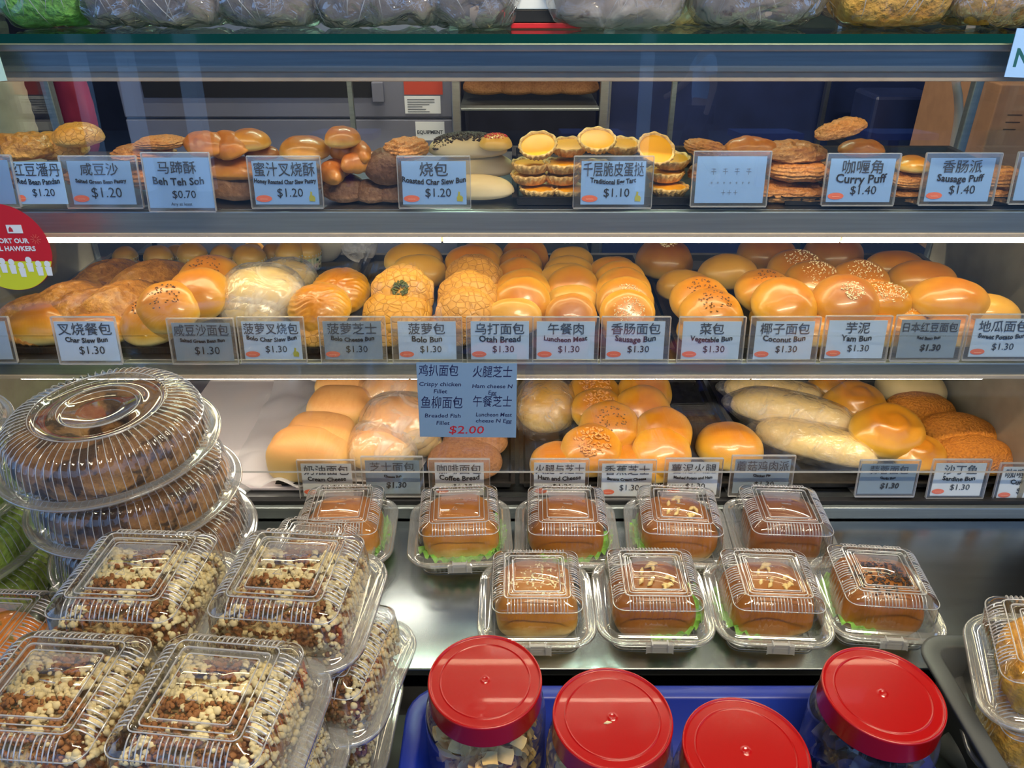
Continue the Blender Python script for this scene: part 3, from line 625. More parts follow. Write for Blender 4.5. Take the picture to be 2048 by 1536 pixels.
# round sticker on the glass
p = at_y(13, 496, gy(at_y(13, 496, .975).z) - .003)
st = thing('round_sticker', 'round red and yellow sticker urging support for hawkers, on the front glass', 'sticker', p, (R(-3.5), 0, 0))
rd = .0585
link('red_disc', flat_ellipse(0, 0, rd, rd, plain('sticker_red', (196, 22, 34), .5), 64, 0), st)
n = 40; vs = [Vector((rd * .99 * math.cos(math.pi * 1.08 + math.pi * .84 * i / n), -.0004, rd * .99 * math.sin(math.pi * 1.08 + math.pi * .84 * i / n) )) for i in range(n + 1)]
vs = [v for v in vs if v.z < -.018] ; link('yellow_band', mesh_from('yellow_band', vs, [list(range(len(vs)))], plain('sticker_yellow', (206, 212, 40), .5), False), st)
def st_text(s, size, x, y, w_): link('sticker_lettering', text_mesh(s, size, x, y, M['paper'], w_, .0003), st)
st_text('SUPPORT OUR', .0088, .003, .0095, .060); st_text('LOCAL HAWKERS', .0088, .003, -.001, .073)
mb = MB()
for k in range(9):
    x = -.046 + k * .0118; z = -.020 + .004 * math.sin(k * 2.3)
    mb.v += [Vector((x + .0042 * math.cos(t), -.0007, z + .0046 * math.sin(t))) for t in [2 * math.pi * q / 10 for q in range(10)]]; mb.f.append(list(range(len(mb.v) - 10, len(mb.v))))
    nn = len(mb.v); mb.v += [Vector((x - .0045, -.0008, z - .004)), Vector((x + .0045, -.0008, z - .004)), Vector((x + .0035, -.0008, z - .016)), Vector((x - .0035, -.0008, z - .016))]; mb.f.append([nn, nn + 1, nn + 2, nn + 3])
mb.build('crowd_print', M['paper'], st)
link('badge_print', MB().box((.008, -.0009, .020), (.028, -.0004, .031)).mesh('badge', M['paper'], False), st)
link('badge_heart', mesh_from('badge_heart', [Vector((.010, -.0011, .022)), Vector((.016, -.0011, .022)), Vector((.0155, -.0011, .026)), Vector((.013, -.0011, .029)), Vector((.0105, -.0011, .026))], [[0, 1, 2, 3, 4]], plain('badge_red', (190, 40, 50), .5), False), st)
mb = MB()
for k in range(10):
    t = 2 * math.pi * k / 10; c = Vector((.042, -.0006, .012)); d = Vector((math.cos(t), 0, math.sin(t))); e = Vector((-d.z, 0, d.x)) * .0003
    nn = len(mb.v); mb.v += [c + d * .002 - e, c + d * .002 + e, c + d * .007 + e, c + d * .007 - e]; mb.f.append([nn, nn + 1, nn + 2, nn + 3])
mb.build('firework_print', plain('sticker_orange', (226, 110, 90), .5), st)
# corner notices
p = at_y(2040, 155, .968)
nt = thing('corner_notice', 'pale notice with a green letter N at the top right corner', 'notice', p, (R(-6), R(2), 0))
MB().box((-.019, -.0005, 0), (.06, .0005, .052)).build('notice_card', M['paper_blue'], nt)
link('notice_letter', text_mesh('N', .028, -.003, .020, plain('notice_green', (16, 84, 90), .6), None, .0006), nt)
p = at_y(-8, 163, .968)
n2 = thing('corner_notice', 'pale green notice at the top left corner under the glass shelf', 'notice', p, (R(-6), R(-4), 0))
MB().box((-.05, -.0005, 0), (.0135, .0005, .042)).build('notice_card', plain('pale_green_card', (190, 226, 214), .7), n2)

# ------------------------------------------------------------------ upper shelf pastries
G1 = 'pastries on the upper shelf'
def S1(kind, name, x, y, w_, label, up=0, **k): return put(kind, name, x, y, w_, Z1, label, 'pastry', G1, up, **k)
S1('curry_puff', 'bean_pastry', -10, 318, 130, 'crusty brown pastry cut off by the left picture edge on the upper shelf', .05)
S1('flaky', 'bean_pastry', 45, 365, 120, 'flaky bean pastry hidden behind the Red Bean Pandan card', .02)
S1('puffy', 'bean_pastry', 45, 302, 120, 'golden brown pastry left of the shiny yellow one on the upper shelf', .055, yaw=20)
S1('bolo', 'bean_pastry', 120, 300, 110, 'golden low pastry in front of the shiny yellow-topped one', .05, sy=.8)
S1('glazed_dark' if False else 'bolo', 'egg_glazed_pastry', 158, 277, 94, 'round cracked egg-glazed pastry sitting highest at the left of the upper shelf', .075)
S1('flaky', 'bean_pastry', 190, 360, 130, 'flaky pastry behind the Salted Green Bean Pastry tag', .02)
S1('flaky', 'square_pastry', 290, 304, 96, 'flat square flaky pastry behind the Salted Green Bean and Beh Teh Soh tags, upper one', .075, sz=.7)
S1('flaky', 'square_pastry', 262, 322, 120, 'flat square flaky pastry below the other square one, left of Beh Teh Soh', .055, sz=.8)
S1('flaky', 'square_pastry', 300, 360, 130, 'flaky pastry low between Salted Green Bean and Beh Teh Soh tags', .02)
S1('pastry_long', 'oval_pastry', 392, 305, 110, 'grey-lit half-moon pastry above the Beh Teh Soh card', .06, pitch=20, yaw=-30)
S1('pastry_long', 'oval_pastry', 438, 308, 118, 'pale half-moon pastry right of the grey one above Beh Teh Soh', .055, pitch=25, yaw=-40)
S1('round_dark', 'oval_pastry', 484, 298, 89, 'smooth reddish brown bun behind the half-moon pastries', .07)
S1('pastry_long', 'oval_pastry', 455, 350, 126, 'brown pastry under the half-moon pastries beside Beh Teh Soh', .03, yaw=-20)
S1('dusky', 'oval_pastry', 470, 388, 132, 'dark pastry lowest between Beh Teh Soh and Honey Roasted tags', .0)
S1('flaky', 'oval_pastry', 395, 372, 144, 'flaky pastry hidden behind the Beh Teh Soh card', .0)
S1('pastry_long', 'char_siew_pastry', 525, 310, 72, 'small brown pastry peeking over the left of the Honey Roasted tag', .055)
S1('round_dark', 'char_siew_pastry', 604, 312, 102, 'glazed char siew pastry rising over the Honey Roasted tag', .055)
S1('flaky', 'char_siew_pastry', 570, 365, 156, 'char siew pastry hidden behind the Honey Roasted tag', .01)
S1('round_dark', 'char_siew_pastry', 676, 292, 74, 'seed topped red-brown glazed roll standing highest right of the Honey Roasted tag', .075, sz=1.2)
S1('croissant', 'small_croissant', 712, 306, 96, 'orange small croissant right of the red-brown glazed roll', .055, yaw=-30)
S1('croissant', 'small_croissant', 718, 332, 94, 'golden small croissant in front of the upper orange one', .045, yaw=25)
S1('croissant', 'small_croissant', 668, 345, 96, 'small croissant tucked by the right edge of the Honey Roasted tag', .03, yaw=80)
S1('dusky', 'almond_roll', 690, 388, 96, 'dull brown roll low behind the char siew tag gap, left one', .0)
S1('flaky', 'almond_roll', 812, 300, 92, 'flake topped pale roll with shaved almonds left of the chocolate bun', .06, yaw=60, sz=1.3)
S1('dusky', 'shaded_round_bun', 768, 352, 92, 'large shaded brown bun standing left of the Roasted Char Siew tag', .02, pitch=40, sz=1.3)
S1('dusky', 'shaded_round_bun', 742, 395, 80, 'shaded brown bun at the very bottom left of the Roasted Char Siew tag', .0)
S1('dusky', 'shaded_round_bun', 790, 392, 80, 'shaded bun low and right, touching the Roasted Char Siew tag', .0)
S1('sprinkle', 'sprinkle_bun', 992, 290, 66, 'small yellow bun with coloured sprinkles behind the chocolate bun', .07)
S1('choc_long', 'chocolate_bun', 936, 300, 158, 'long white bun with a dark chocolate sprinkle crust', .05)
S1('white_long', 'white_bun', 950, 338, 164, 'long smooth white bun in the middle of the white stack', .022)
S1('white_long', 'white_bun', 950, 382, 158, 'long white bun at the bottom of the white stack', .0)
k = 0
for i, (x, y, up, lb, pit) in enumerate([
    (1078, 308, .058, 'egg tart tilted forward highest at the left of the tart pile', 28), (1138, 308, .055, 'egg tart second from the left in the top tart row', 8),
    (1194, 298, .066, 'egg tart leaning up above the Egg Tart tag, left one', 22), (1243, 306, .056, 'egg tart above the right half of the Egg Tart tag', 5),
    (1308, 312, .052, 'egg tart tipped on edge right of the Egg Tart tag', 40), (1340, 335, .035, 'egg tart beneath the tipped one right of the Egg Tart tag', 5),
    (1062, 345, .036, 'egg tart in the second layer at the left of the tart pile', 0), (1124, 345, .036, 'egg tart in the second layer beside the Egg Tart tag', 0),
    (1190, 350, .034, 'egg tart in the second layer hidden behind the Egg Tart tag', 0), (1060, 367, .018, 'egg tart in the third layer at the left of the pile', 0),
    (1124, 367, .018, 'egg tart in the third layer beside the Egg Tart tag', 0), (1328, 362, .018, 'egg tart in the third layer right of the Egg Tart tag', 0),
    (1078, 395, .0, 'egg tart in the bottom front layer of the tart pile', 0), (1140, 396, .0, 'egg tart at the bottom beside the Egg Tart tag foot', 0), (1336, 392, .0, 'egg tart at the bottom right of the Egg Tart tag', 0)]):
    put('tart', 'egg_tart', x, y, 80, Z1, lb, 'egg tart', 'egg tarts', up, pitch=pit, yaw=(i * 37 % 30) - 15)
S1('flaky', 'apple_strudel', 1414, 300, 92, 'flaky strudel rising at the top left of the glare-washed card', .06, roll=12, sy=.6)
S1('flaky', 'apple_strudel', 1440, 350, 120, 'flaky strudel hidden behind the glare-washed card', .02)
S1('pastry_long', 'long_pastry', 1500, 302, 110, 'long golden pastry lying above the glare-washed card', .055, sy=.9)
S1('curry_puff', 'nut_pastry', 1585, 308, 130, 'nut crusted golden pastry between glare-washed card and curry puffs', .045)
S1('flaky', 'nut_pastry', 1598, 345, 120, 'grey-lit flaky pastry below the nut crusted one', .03)
S1('flaky', 'nut_pastry', 1560, 385, 110, 'flaky pastry at the bottom right of the glare-washed card', .0)
S1('flaky', 'nut_pastry', 1622, 390, 96, 'flaky pastry at the bottom left of the Curry Puff tag', .0)
S1('curry_puff', 'curry_puff', 1706, 274, 104, 'curry puff held up highest on the pile above its tag', .085, roll=-16, pitch=6, sy=.8)
S1('pastry_long', 'curry_puff', 1722, 302, 90, 'curry puff lying directly beneath the raised one', .05)
S1('flaky', 'curry_puff', 1700, 350, 130, 'curry puff hidden behind the Curry Puff tag', .02)
S1('round', 'sausage_puff', 1825, 334, 66, 'smooth orange puff between the Curry Puff and Sausage Puff tags', .04)
S1('flaky', 'sausage_puff', 1822, 362, 84, 'flaky puff under the smooth orange one between the two right tags', .02)
S1('flaky', 'sausage_puff', 1822, 392, 84, 'flaky puff at the bottom between the Curry Puff and Sausage Puff tags', .0)
S1('flaky', 'sausage_puff', 1910, 365, 120, 'sausage puff hidden behind its tag', .02)
S1('flaky', 'sausage_puff', 2020, 368, 110, 'sausage puff stacked on top at the far right edge', .02)
S1('flaky', 'sausage_puff', 2014, 396, 110, 'sausage puff at the bottom at the far right edge', .0)

# ------------------------------------------------------------------ middle shelf buns
G2 = 'buns on the middle shelf'
def S2(kind, name, x, y, w_, label, up=0, cat='bun', **k): return put(kind, name, x, y, w_, Z2, label, cat, G2, up + .0025, **k)
for x, y, wd, lb in [(258, 520, 50, 'muffin in a paper cup furthest left in the muffin row'), (325, 526, 58, 'muffin second from the left with a pinkish top'), (357, 512, 44, 'muffin at the back between the second and third front ones'),
    (392, 522, 60, 'muffin third from the left behind the folded pastries'), (452, 518, 52, 'muffin fourth from the left in a flowered cup'), (506, 532, 66, 'muffin standing forward with its flowered cup in full view'),
    (512, 508, 48, 'muffin at the back behind the forward one'), (552, 512, 48, 'muffin at the back right of the forward one'), (586, 520, 62, 'muffin second from the right above the bagged buns'), (620, 514, 56, 'muffin furthest right in the muffin row')]:
    put('muffin', 'muffin', x, y + 22, wd, Z2, lb, 'muffin', 'muffins', .0025)
P = 'turnover'
S2(P, 'folded_pastry', 215, 550, 135, 'folded pastry at the back left under the first muffin', .012, 'pastry', pitch=-24, yaw=232)
S2(P, 'folded_pastry', 300, 560, 170, 'folded pastry in the back row below the second muffin', .008, 'pastry', pitch=-26, yaw=227)
S2(P, 'folded_pastry', 135, 598, 155, 'folded pastry in the middle row at the left side wall', .012, 'pastry', pitch=-28, yaw=234)
S2(P, 'folded_pastry', 240, 600, 165, 'folded pastry in the middle row above the Char Siew tag', .012, 'pastry', pitch=-30, yaw=236)
S2(P, 'folded_pastry', 52, 634, 150, 'folded pastry at the left picture edge of the middle shelf', .012, 'pastry', pitch=-20, yaw=226)
S2(P, 'folded_pastry', 150, 634, 170, 'folded pastry in the front row over the Char Siew tag', .012, 'pastry', pitch=-20, yaw=224)
S2('oval_brown', 'char_siew_bun', 70, 680, 150, 'brown loaf bun under the front pastries left of the Char Siew tag', .0, sz=1.2)
S2('oval_brown', 'char_siew_bun', 170, 690, 150, 'brown loaf bun hidden behind the Char Siew tag', .0)
S2('topped', 'green_bean_bun', 420, 562, 125, 'glazed seed dotted bun at the back of the green bean bun row', .03, pitch=25)
S2('round', 'green_bean_bun', 398, 592, 125, 'shiny golden bun third in the green bean bun row', .03, pitch=34)
S2('topped', 'green_bean_bun', 336, 622, 130, 'shiny seed dotted bun second in the green bean bun row', .025, pitch=30)
S2('topped', 'green_bean_bun', 292, 668, 120, 'large glossy bun in front, between the Char Siew and Salted Green Bean tags', .0, sz=1.4, pitch=10)
S2('bagged_bun', 'bagged_bun', 572, 562, 118, 'bun in a milky bag at the back of the bagged group', .02, pitch=15)
S2('bagged_bun', 'bagged_bun', 525, 590, 160, 'bun in a creased milky bag in the middle of the bagged group', .02, pitch=18)
S2('bagged_bun', 'bagged_bun', 512, 622, 140, 'bun in a milky bag in front, above the Bolo Char Siew tag', .01, pitch=10)
S2('crinkle', 'sugar_crust_bun', 682, 585, 118, 'round sugar-crusted bun behind another above the Bolo Cheese tag', .02, pitch=30)
S2('crinkle', 'sugar_crust_bun', 640, 618, 125, 'round crackled sugar-crusted bun in front above the Bolo Cheese tag', .02, pitch=32)
S2('bolo', 'bolo_char_siew_bun', 630, 680, 120, 'crusty bun showing between the two bolo tags', .0)
S2('oval', 'bolo_cheese_bun', 828, 524, 118, 'pale yellow bun standing on edge at the back behind the herb bun', .03, pitch=20)
S2('oval', 'bolo_cheese_bun', 838, 545, 110, 'split yellow bun leaning behind the herb bun', .02, pitch=50, sz=.8)
S2('bolo_herb', 'herb_bun', 805, 590, 128, 'large cracked yellow bun with a green herb centre', .02, pitch=48)
S2('bolo', 'bolo_bun', 795, 628, 140, 'cracked bun in front of the herb bun above the Bolo Bun tag', .015, pitch=8)
S2('bolo', 'bolo_bun', 770, 672, 120, 'cracked bun between the Bolo Cheese and Bolo Bun tags', .0)
S2('bolo', 'bolo_bun', 905, 672, 120, 'cracked bun showing right of the Bolo Bun tag', .0)
S2('oval', 'plain_bolo_bun', 962, 512, 90, 'pale yellow bun furthest back in the plain bolo column', .04, pitch=10)
S2('oval_brown', 'plain_bolo_bun', 944, 528, 112, 'folded golden bun near the back of the plain bolo column', .03, pitch=30)
S2('bolo', 'plain_bolo_bun', 948, 562, 118, 'cracked bun third from the front in the plain bolo column', .025, pitch=34)
S2('bolo', 'plain_bolo_bun', 936, 598, 124, 'cracked bun second from the front in the plain bolo column', .02, pitch=38)
S2('bolo', 'plain_bolo_bun', 932, 626, 120, 'cracked bun frontmost in the plain bolo column', .015, pitch=34)
def column(kinds, name, xs, ys, ws, where, ords, pit=50):
    for k_, x, y, wd, o_ in zip(kinds, xs, ys, ws, ords): S2(k_, name, x, y, wd, o_ + ' ' + where, .012, pitch=pit, sz=.8)
column(['round_dark', 'topped', 'round', 'topped', 'round', 'oval'], 'otah_bread', [1050, 1040, 1038, 1046, 1044, 1028], [518, 538, 563, 588, 610, 634], [95, 92, 100, 112, 118, 112],
       'in the Otah Bread column', ['dark glazed bun furthest back', 'topping dotted bun second from the back', 'smooth golden bun third from the back', 'shiny herb dotted bun third from the front', 'orange glazed bun second from the front', 'pale yellow buttery bun frontmost'])
column(['oval', 'oval', 'yellow_r', 'round', 'oval', 'round_dark'] if False else ['oval', 'oval', 'oval', 'round', 'oval', 'round_dark'], 'luncheon_meat_bun', [1142, 1136, 1132, 1146, 1145, 1142], [522, 545, 562, 582, 604, 634], [88, 100, 108, 108, 104, 104],
       'in the Luncheon Meat column', ['pale bun furthest back', 'yellow bun second from the back', 'split yellow bun third from the back', 'golden ringed bun third from the front', 'pale centred bun second from the front', 'deep orange glossy bun frontmost'])
column(['oval_brown', 'sesame', 'round', 'sesame', 'sesame'], 'sausage_bun', [1226, 1240, 1246, 1250, 1254], [545, 570, 588, 606, 630], [96, 108, 112, 116, 112],
       'in the Sausage Bun column', ['golden bun furthest back', 'pinkish sesame bun second from the back', 'plain glazed bun in the middle', 'sesame bun second from the front', 'glossy orange sesame bun frontmost'])
S2('sesame_dark', 'sesame_bun', 1328, 526, 114, 'round sesame-topped bun alone at the back above the Sausage Bun tag', .0, pitch=10, sz=1.25)
S2('sesame_dark', 'sesame_bun', 1532, 516, 116, 'round sesame-topped bun at the back right, left one of the pair', .0, pitch=10, sz=1.25)
S2('sesame_dark', 'sesame_bun', 1664, 518, 118, 'round sesame-topped bun at the back right, right one of the pair', .0, pitch=10, sz=1.25)
S2('oval', 'vegetable_bun', 1368, 578, 112, 'plain yellow bun at the back of the Vegetable Bun pile', .012, pitch=14, sz=1.1, yaw=-12)
S2('topped', 'vegetable_bun', 1398, 604, 120, 'herb dotted bun in the middle of the Vegetable Bun pile', .015, pitch=25)
S2('topped', 'vegetable_bun', 1422, 630, 128, 'herb dotted pinkish bun frontmost in the Vegetable Bun pile', .01, pitch=22)
S2('oval', 'coconut_bun', 1456, 552, 120, 'smooth yellow bun at the back left of the Coconut Bun pile', .015, pitch=12, sz=1.2)
S2('topped', 'coconut_bun', 1528, 586, 118, 'green speckled brown bun in the middle of the Coconut Bun pile', .02, pitch=25)
S2('round', 'coconut_bun', 1568, 612, 130, 'smooth glossy bun second from the front in the Coconut Bun pile', .02, pitch=28)
S2('round', 'coconut_bun', 1560, 640, 120, 'flat glossy bun frontmost in the Coconut Bun pile', .005)
S2('sesame', 'yam_bun', 1594, 546, 118, 'sesame edged bun at the back of the Yam Bun pile', .02, pitch=18)
S2('sesame', 'yam_bun', 1628, 570, 120, 'shiny sesame bun second from the back of the Yam Bun pile', .02, pitch=24)
S2('sesame_dark', 'yam_bun', 1690, 606, 132, 'dark brown glossy bun above the Yam Bun tag', .02, pitch=32)
S2('sesame', 'red_bean_bun', 1718, 568, 118, 'golden sesame ringed bun at the back of the Red Bean Bun pile', .025, pitch=22)
S2('seeded_oval', 'red_bean_bun', 1762, 604, 120, 'thickly seeded bun above the Red Bean Bun tag', .02, pitch=22)
S2('seeded_oval', 'red_bean_bun', 1800, 644, 120, 'seeded bun just peeking over the Red Bean Bun tag', .0)
S2('oval_brown', 'sweet_potato_bun', 1790, 540, 122, 'smooth orange bun furthest back in the Sweet Potato pile', .02, pitch=15)
S2('oval_brown', 'sweet_potato_bun', 1842, 566, 136, 'ridged shiny bun second from the back in the Sweet Potato pile', .02, pitch=20, yaw=-8)
S2('oval_brown', 'sweet_potato_bun', 1898, 604, 150, 'pinkish glossy bun second from the front in the Sweet Potato pile', .018, pitch=22, yaw=-14)
S2('oval', 'sweet_potato_bun', 1968, 628, 130, 'deep yellow bun at the right end of the Sweet Potato pile', .01, pitch=14, yaw=-12)
for x, lb in ((1000, 'golden bun hidden behind the Otah Bread tag'), (1130, 'golden bun hidden behind the Luncheon Meat tag'), (1268, 'golden bun hidden behind the Sausage Bun tag'), (1418, 'golden bun hidden behind the Vegetable Bun tag'), (1640, 'golden bun showing between the Coconut and Yam tags'), (1776, 'golden bun showing between the Yam and Red Bean tags'), (1925, 'golden bun showing left of the Sweet Potato tag')):
    S2('round', 'front_bun', x, 684, 116, lb, .0)

# ------------------------------------------------------------------ bottom shelf
G3 = 'breads on the bottom shelf'
def S3(kind, name, x, y, w_, label, up=0, cat='bun', **k): return put(kind, name, x, y, w_, Z3, label, cat, G3, up + .002, **k)
S3('milk', 'milk_bun', 690, 775, 112, 'soft milk bun furthest back in the cream cheese column', .03, yaw=-4)
S3('milk', 'milk_bun', 682, 822, 128, 'soft milk bun third from the front in the cream cheese column', .025, yaw=-6)
S3('milk', 'milk_bun', 640, 880, 136, 'soft milk bun second from the front in the cream cheese column', .02, yaw=-8)
S3('milk', 'milk_bun', 608, 946, 166, 'large soft milk bun frontmost in the cream cheese column', .0, yaw=-4, sy=.72, sz=1.15)
S3('bagged_soft', 'bagged_milk_bun', 790, 792, 150, 'soft bun in a pinkish bag at the back beside the handwritten sign', .02)
S3('bagged_soft', 'bagged_milk_bun', 800, 858, 160, 'soft bun in a pleated milky bag behind the Cheese Bun tag', .02)
S3('bagged_soft', 'bagged_milk_bun', 765, 900, 140, 'soft bun in a thin bag just above the Cheese Bun tag', .01)
S3('cheese', 'cheese_bun', 840, 890, 90, 'golden bun left of the coffee bread', .01)
S3('coffee', 'coffee_bread', 930, 925, 150, 'brown coffee bread frontmost behind its tag', .0)
S3('coffee', 'coffee_bread', 950, 885, 130, 'brown coffee bread behind the front one, under the sign', .01)
S3('bagged_loaf', 'bagged_cheese_loaf', 1092, 818, 128, 'yellow blistered loaf in a milky bag right of the handwritten sign', .0, cat='loaf')
S3('nutty', 'ham_cheese_bun', 1188, 790, 108, 'nut topped bun furthest back in the ham and cheese column', .02, pitch=20)
S3('nutty', 'ham_cheese_bun', 1196, 822, 108, 'nut topped bun third from the front in the ham and cheese column', .02, pitch=26)
S3('topped', 'ham_cheese_bun', 1218, 856, 122, 'dark topped bun second from the front in the ham and cheese column', .02, pitch=28)
S3('nutty', 'ham_cheese_bun', 1182, 902, 124, 'nut topped bun frontmost in the ham and cheese column', .01, pitch=24)
S3('round', 'banana_cheese_bun', 1290, 785, 108, 'smooth orange bun furthest back in the banana cheese column', .02, pitch=30)
S3('round', 'banana_cheese_bun', 1285, 822, 112, 'smooth orange bun with a dimple, third from the front in the banana cheese column', .02, pitch=34)
S3('round', 'banana_cheese_bun', 1326, 868, 116, 'smooth orange bun second from the front in the banana cheese column', .02, pitch=30)
S3('round', 'banana_cheese_bun', 1324, 905, 118, 'smooth orange bun frontmost in the banana cheese column', .01, pitch=26)
S3('round', 'potato_bun', 1458, 900, 132, 'single smooth orange bun on the empty part of the tray', .0, sz=1.2)
S3('bagged_sugar', 'bagged_garlic_loaf', 1545, 788, 190, 'long pale loaf furthest back in the bagged group on the right tray', .02, 'loaf', yaw=-16)
S3('bagged_sugar', 'bagged_garlic_loaf', 1580, 828, 235, 'long bagged loaf second from the front beside the swirl bun', .02, 'loaf', yaw=-24)
S3('bagged_sugar', 'bagged_garlic_loaf', 1630, 890, 235, 'long bagged garlic loaf frontmost, left of the Garlic Bun tag', .0, 'loaf', yaw=-27)
S3('oval_brown', 'sardine_bun', 1670, 782, 118, 'brown bun at the back of the right tray under the light tube', .02)
S3('swirl', 'sardine_bun', 1708, 812, 124, 'coiled glossy bun behind the front coiled one', .02, pitch=14)
S3('swirl', 'sardine_bun', 1772, 866, 146, 'coiled glossy bun above the Garlic Bun tag', .015, pitch=22)
S3('swirl', 'sardine_bun', 1835, 912, 110, 'small glossy bun just above the Garlic and Sardine tags', .005, pitch=14)
S3('cheese', 'pale_bun', 1820, 780, 130, 'pale smooth bun furthest back at the right end', .02)
S3('crumbed', 'curry_bun', 1838, 826, 135, 'crumbed orange bun furthest back beside the side panel', .015, yaw=-10)
S3('crumbed', 'curry_bun', 1912, 874, 155, 'crumbed orange bun in the middle of the curry group', .012, yaw=-14)
S3('crumbed', 'curry_bun', 1950, 918, 150, 'crumbed orange bun frontmost above the Sardine tag', .005, yaw=-12)
for x, lb in ((1118, 'golden bun hidden behind the Ham and Cheese tag'), (1250, 'golden bun showing between the Ham and Banana tags'), (1316, 'golden bun showing between the Banana and Mashed Potato tags')):
    S3('round', 'front_bun', x, 960, 118, lb, .0)

# ------------------------------------------------------------------ clear hinged boxes on the counter
def rsq(s, r, fn=None, ms=48, mc=8, sy=1.0):
    pts = []
    for side in range(4):
        a0 = side * math.pi / 2; c, sn = math.cos(a0), math.sin(a0)
        for k in range(ms):
            a = -1 + 2 * k / ms; lx, ly = s, a * (s - r); dr, dz = fn(side, a, k) if fn else (0, 0)
            lx += dr; pts.append(Vector((lx * c - ly * sn, (lx * sn + ly * c) * sy, dz)))
        for k in range(mc):
            t = math.pi / 2 * k / mc; lx, ly = s - r + r * math.cos(t), s - r + r * math.sin(t); pts.append(Vector((lx * c - ly * sn, (lx * sn + ly * c) * sy, 0)))
    return pts
def prof_mesh(name, prof, mat, ribs=None, cap=True, ms=48, shift=0):
    rs = []
    for i, (s, r, z, rb) in enumerate(prof):
        def fn(side, a, k):
            q = abs(a)
            if q > .84: return (0, 0)
            wv = .5 + .5 * math.cos(math.pi * k * .5)
            return (-rb * wv, -rb * .6 * wv)
        ring = rsq(s, r, fn if rb else None, ms); rs.append([Vector((p.x, p.y, p.z + z)) for p in ring])
    mb = MB().rings(rs, False, cap); return mb.mesh(name, mat, True)
LID = [(.0600, .016, .004, 0), (.0592, .015, .018, .0006), (.0572, .014, .036, .0012), (.0555, .013, .0415, .0030), (.050, .011, .0455, .0042), (.0440, .008, .0492, .0036), (.0425, .007, .0500, 0), (.0415, .006, .0502, 0),
       (.0395, .005, .0502, 0), (.0385, .0045, .0480, 0), (.0365, .004, .0480, 0), (.0355, .0035, .0500, 0), (.0300, .003, .0500, 0), (.0290, .003, .0478, 0), (.0278, .003, .0500, 0)]
LIP = [(.0600, .016, .004, 0), (.0640, .018, .0028, 0), (.0655, .021, .0010, 0), (.0715, .030, .0010, 0), (.0735, .033, .0036, 0), (.0758, .036, .0018, 0), (.0764, .036, -.0014, 0), (.0735, .033, -.0008, 0), (.0650, .021, -.0015, 0), (.0620, .018, -.0040, 0)]
BASE = [(.0620, .018, -.004, 0), (.0605, .017, -.010, .0006), (.0570, .016, -.024, .0012), (.0540, .015, -.0300, .0008), (.0500, .012, -.0312, 0)]
lid_me = prof_mesh('lid', LID, M['clam']); lip_me = prof_mesh('rim', LIP, M['clam_lip'], cap=False); base_me = prof_mesh('base', BASE, M['clam'])
def with_lines(name, base_me, lines, r=.0006):
    mb = MB()
    for pts, closed in lines:
        mb.tube(pts, r, 5)
    nb = len(base_me.vertices); vs = [v.co.copy() for v in base_me.vertices] + mb.v
    fs = [list(p.vertices) for p in base_me.polygons]; nf = len(fs); fs += [[i + nb for i in f] for f in mb.f]
    me = mesh_from(name, vs, fs, base_me.materials[0]); me.materials.append(M['ridge'])
    for p in me.polygons[nf:]: p.material_index = 1
    return me
def square_line(s, r, z, k=6):
    pts = []
    for q, (cx, cy) in enumerate(((s - r, s - r), (-s + r, s - r), (-s + r, -s + r), (s - r, -s + r))):
        for i in range(k): t = math.pi / 2 * (q + i / (k - 1)); pts.append(Vector((cx + r * math.cos(t), cy + r * math.sin(t), z)))
    return pts + [pts[0]]
M['ridge'] = clear('plastic_glint_ridge', .4, .8, 1.5, white=.38, rough=.1)  # white mixed into the ridges stands for lamp glints along the ribs
lines = [(square_line(.0418, .006, .0506), 1), (square_line(.0360, .004, .0500), 1), (square_line(.0295, .003, .0502), 1), (square_line(.0565, .013, .0400), 1)]
for side in range(4):
    a0 = side * math.pi / 2; c, sn = math.cos(a0), math.sin(a0)
    for k in range(-9, 10):
        if k in (-4, 4): continue
        ly = k * .0041; pr = [(.0432, .0502), (.0475, .0492), (.0520, .0462), (.0556, .0425), (.0572, .0385)]
        lines.append(([Vector((x * c - ly * sn, x * sn + ly * c, z)) for x, z in pr], 0))
    for sg in (-1, 1):
        pass
lid_me = with_lines('lid', lid_me, lines)
base_me = with_lines('base', base_me, [(square_line(.0545, .015, -.0300), 1)])
def latch_mesh():
    mb = MB(); pr = [(-.0735, .0022), (-.076, .0035), (-.0785, .0028), (-.080, -.003), (-.0815, -.008), (-.0795, -.009)]
    rs = []
    for x in (-.017, -.0145, -.012, .012, .0145, .017):
        k = 0 if abs(x) > .0165 else 1; rs.append([Vector((x, y, z + k * .0016)) for y, z in pr])
    mb.rings(rs, closed=False); mb.box((-.010, -.0790, .0005), (.010, -.0745, .0065)).box((-.0105, -.0815, -.006), (-.009, -.072, .0072)).box((.009, -.0815, -.006), (.0105, -.072, .0072)); return mb.mesh('latch', M['ridge'], False)
def embossed():
    mb = MB(); 
    tri = [(-.010, -.012), (-.002, -.012), (-.006, -.005), (-.010, -.012)]
    mb.tube([(x, y, .0504) for x, y in tri], .0004, 5); mb.tube([(-.006, .012, .0504), (.0, .0135, .0504), (.006, .012, .0504)], .0004, 5)
    mb.tube([(-.006, .002, .0504), (.007, .0, .0504)], .0007, 5); return mb.mesh('embossed_mark', M['clam_lip'], True)
latch_me = latch_mesh(); emb_me = embossed()
def clam(loc, yaw, label, group, sc=1.0, roll=0, pitch=0, mark=True, name='clear_hinged_box'):
    t = thing(name, label, 'plastic food box', loc, (R(pitch), R(roll), R(yaw)), group, sc)
    link('lid', lid_me, t); link('rim', lip_me, t); link('base', base_me, t); link('latch', latch_me, t)
    if mark: link('embossed_mark', emb_me, t)
    return t

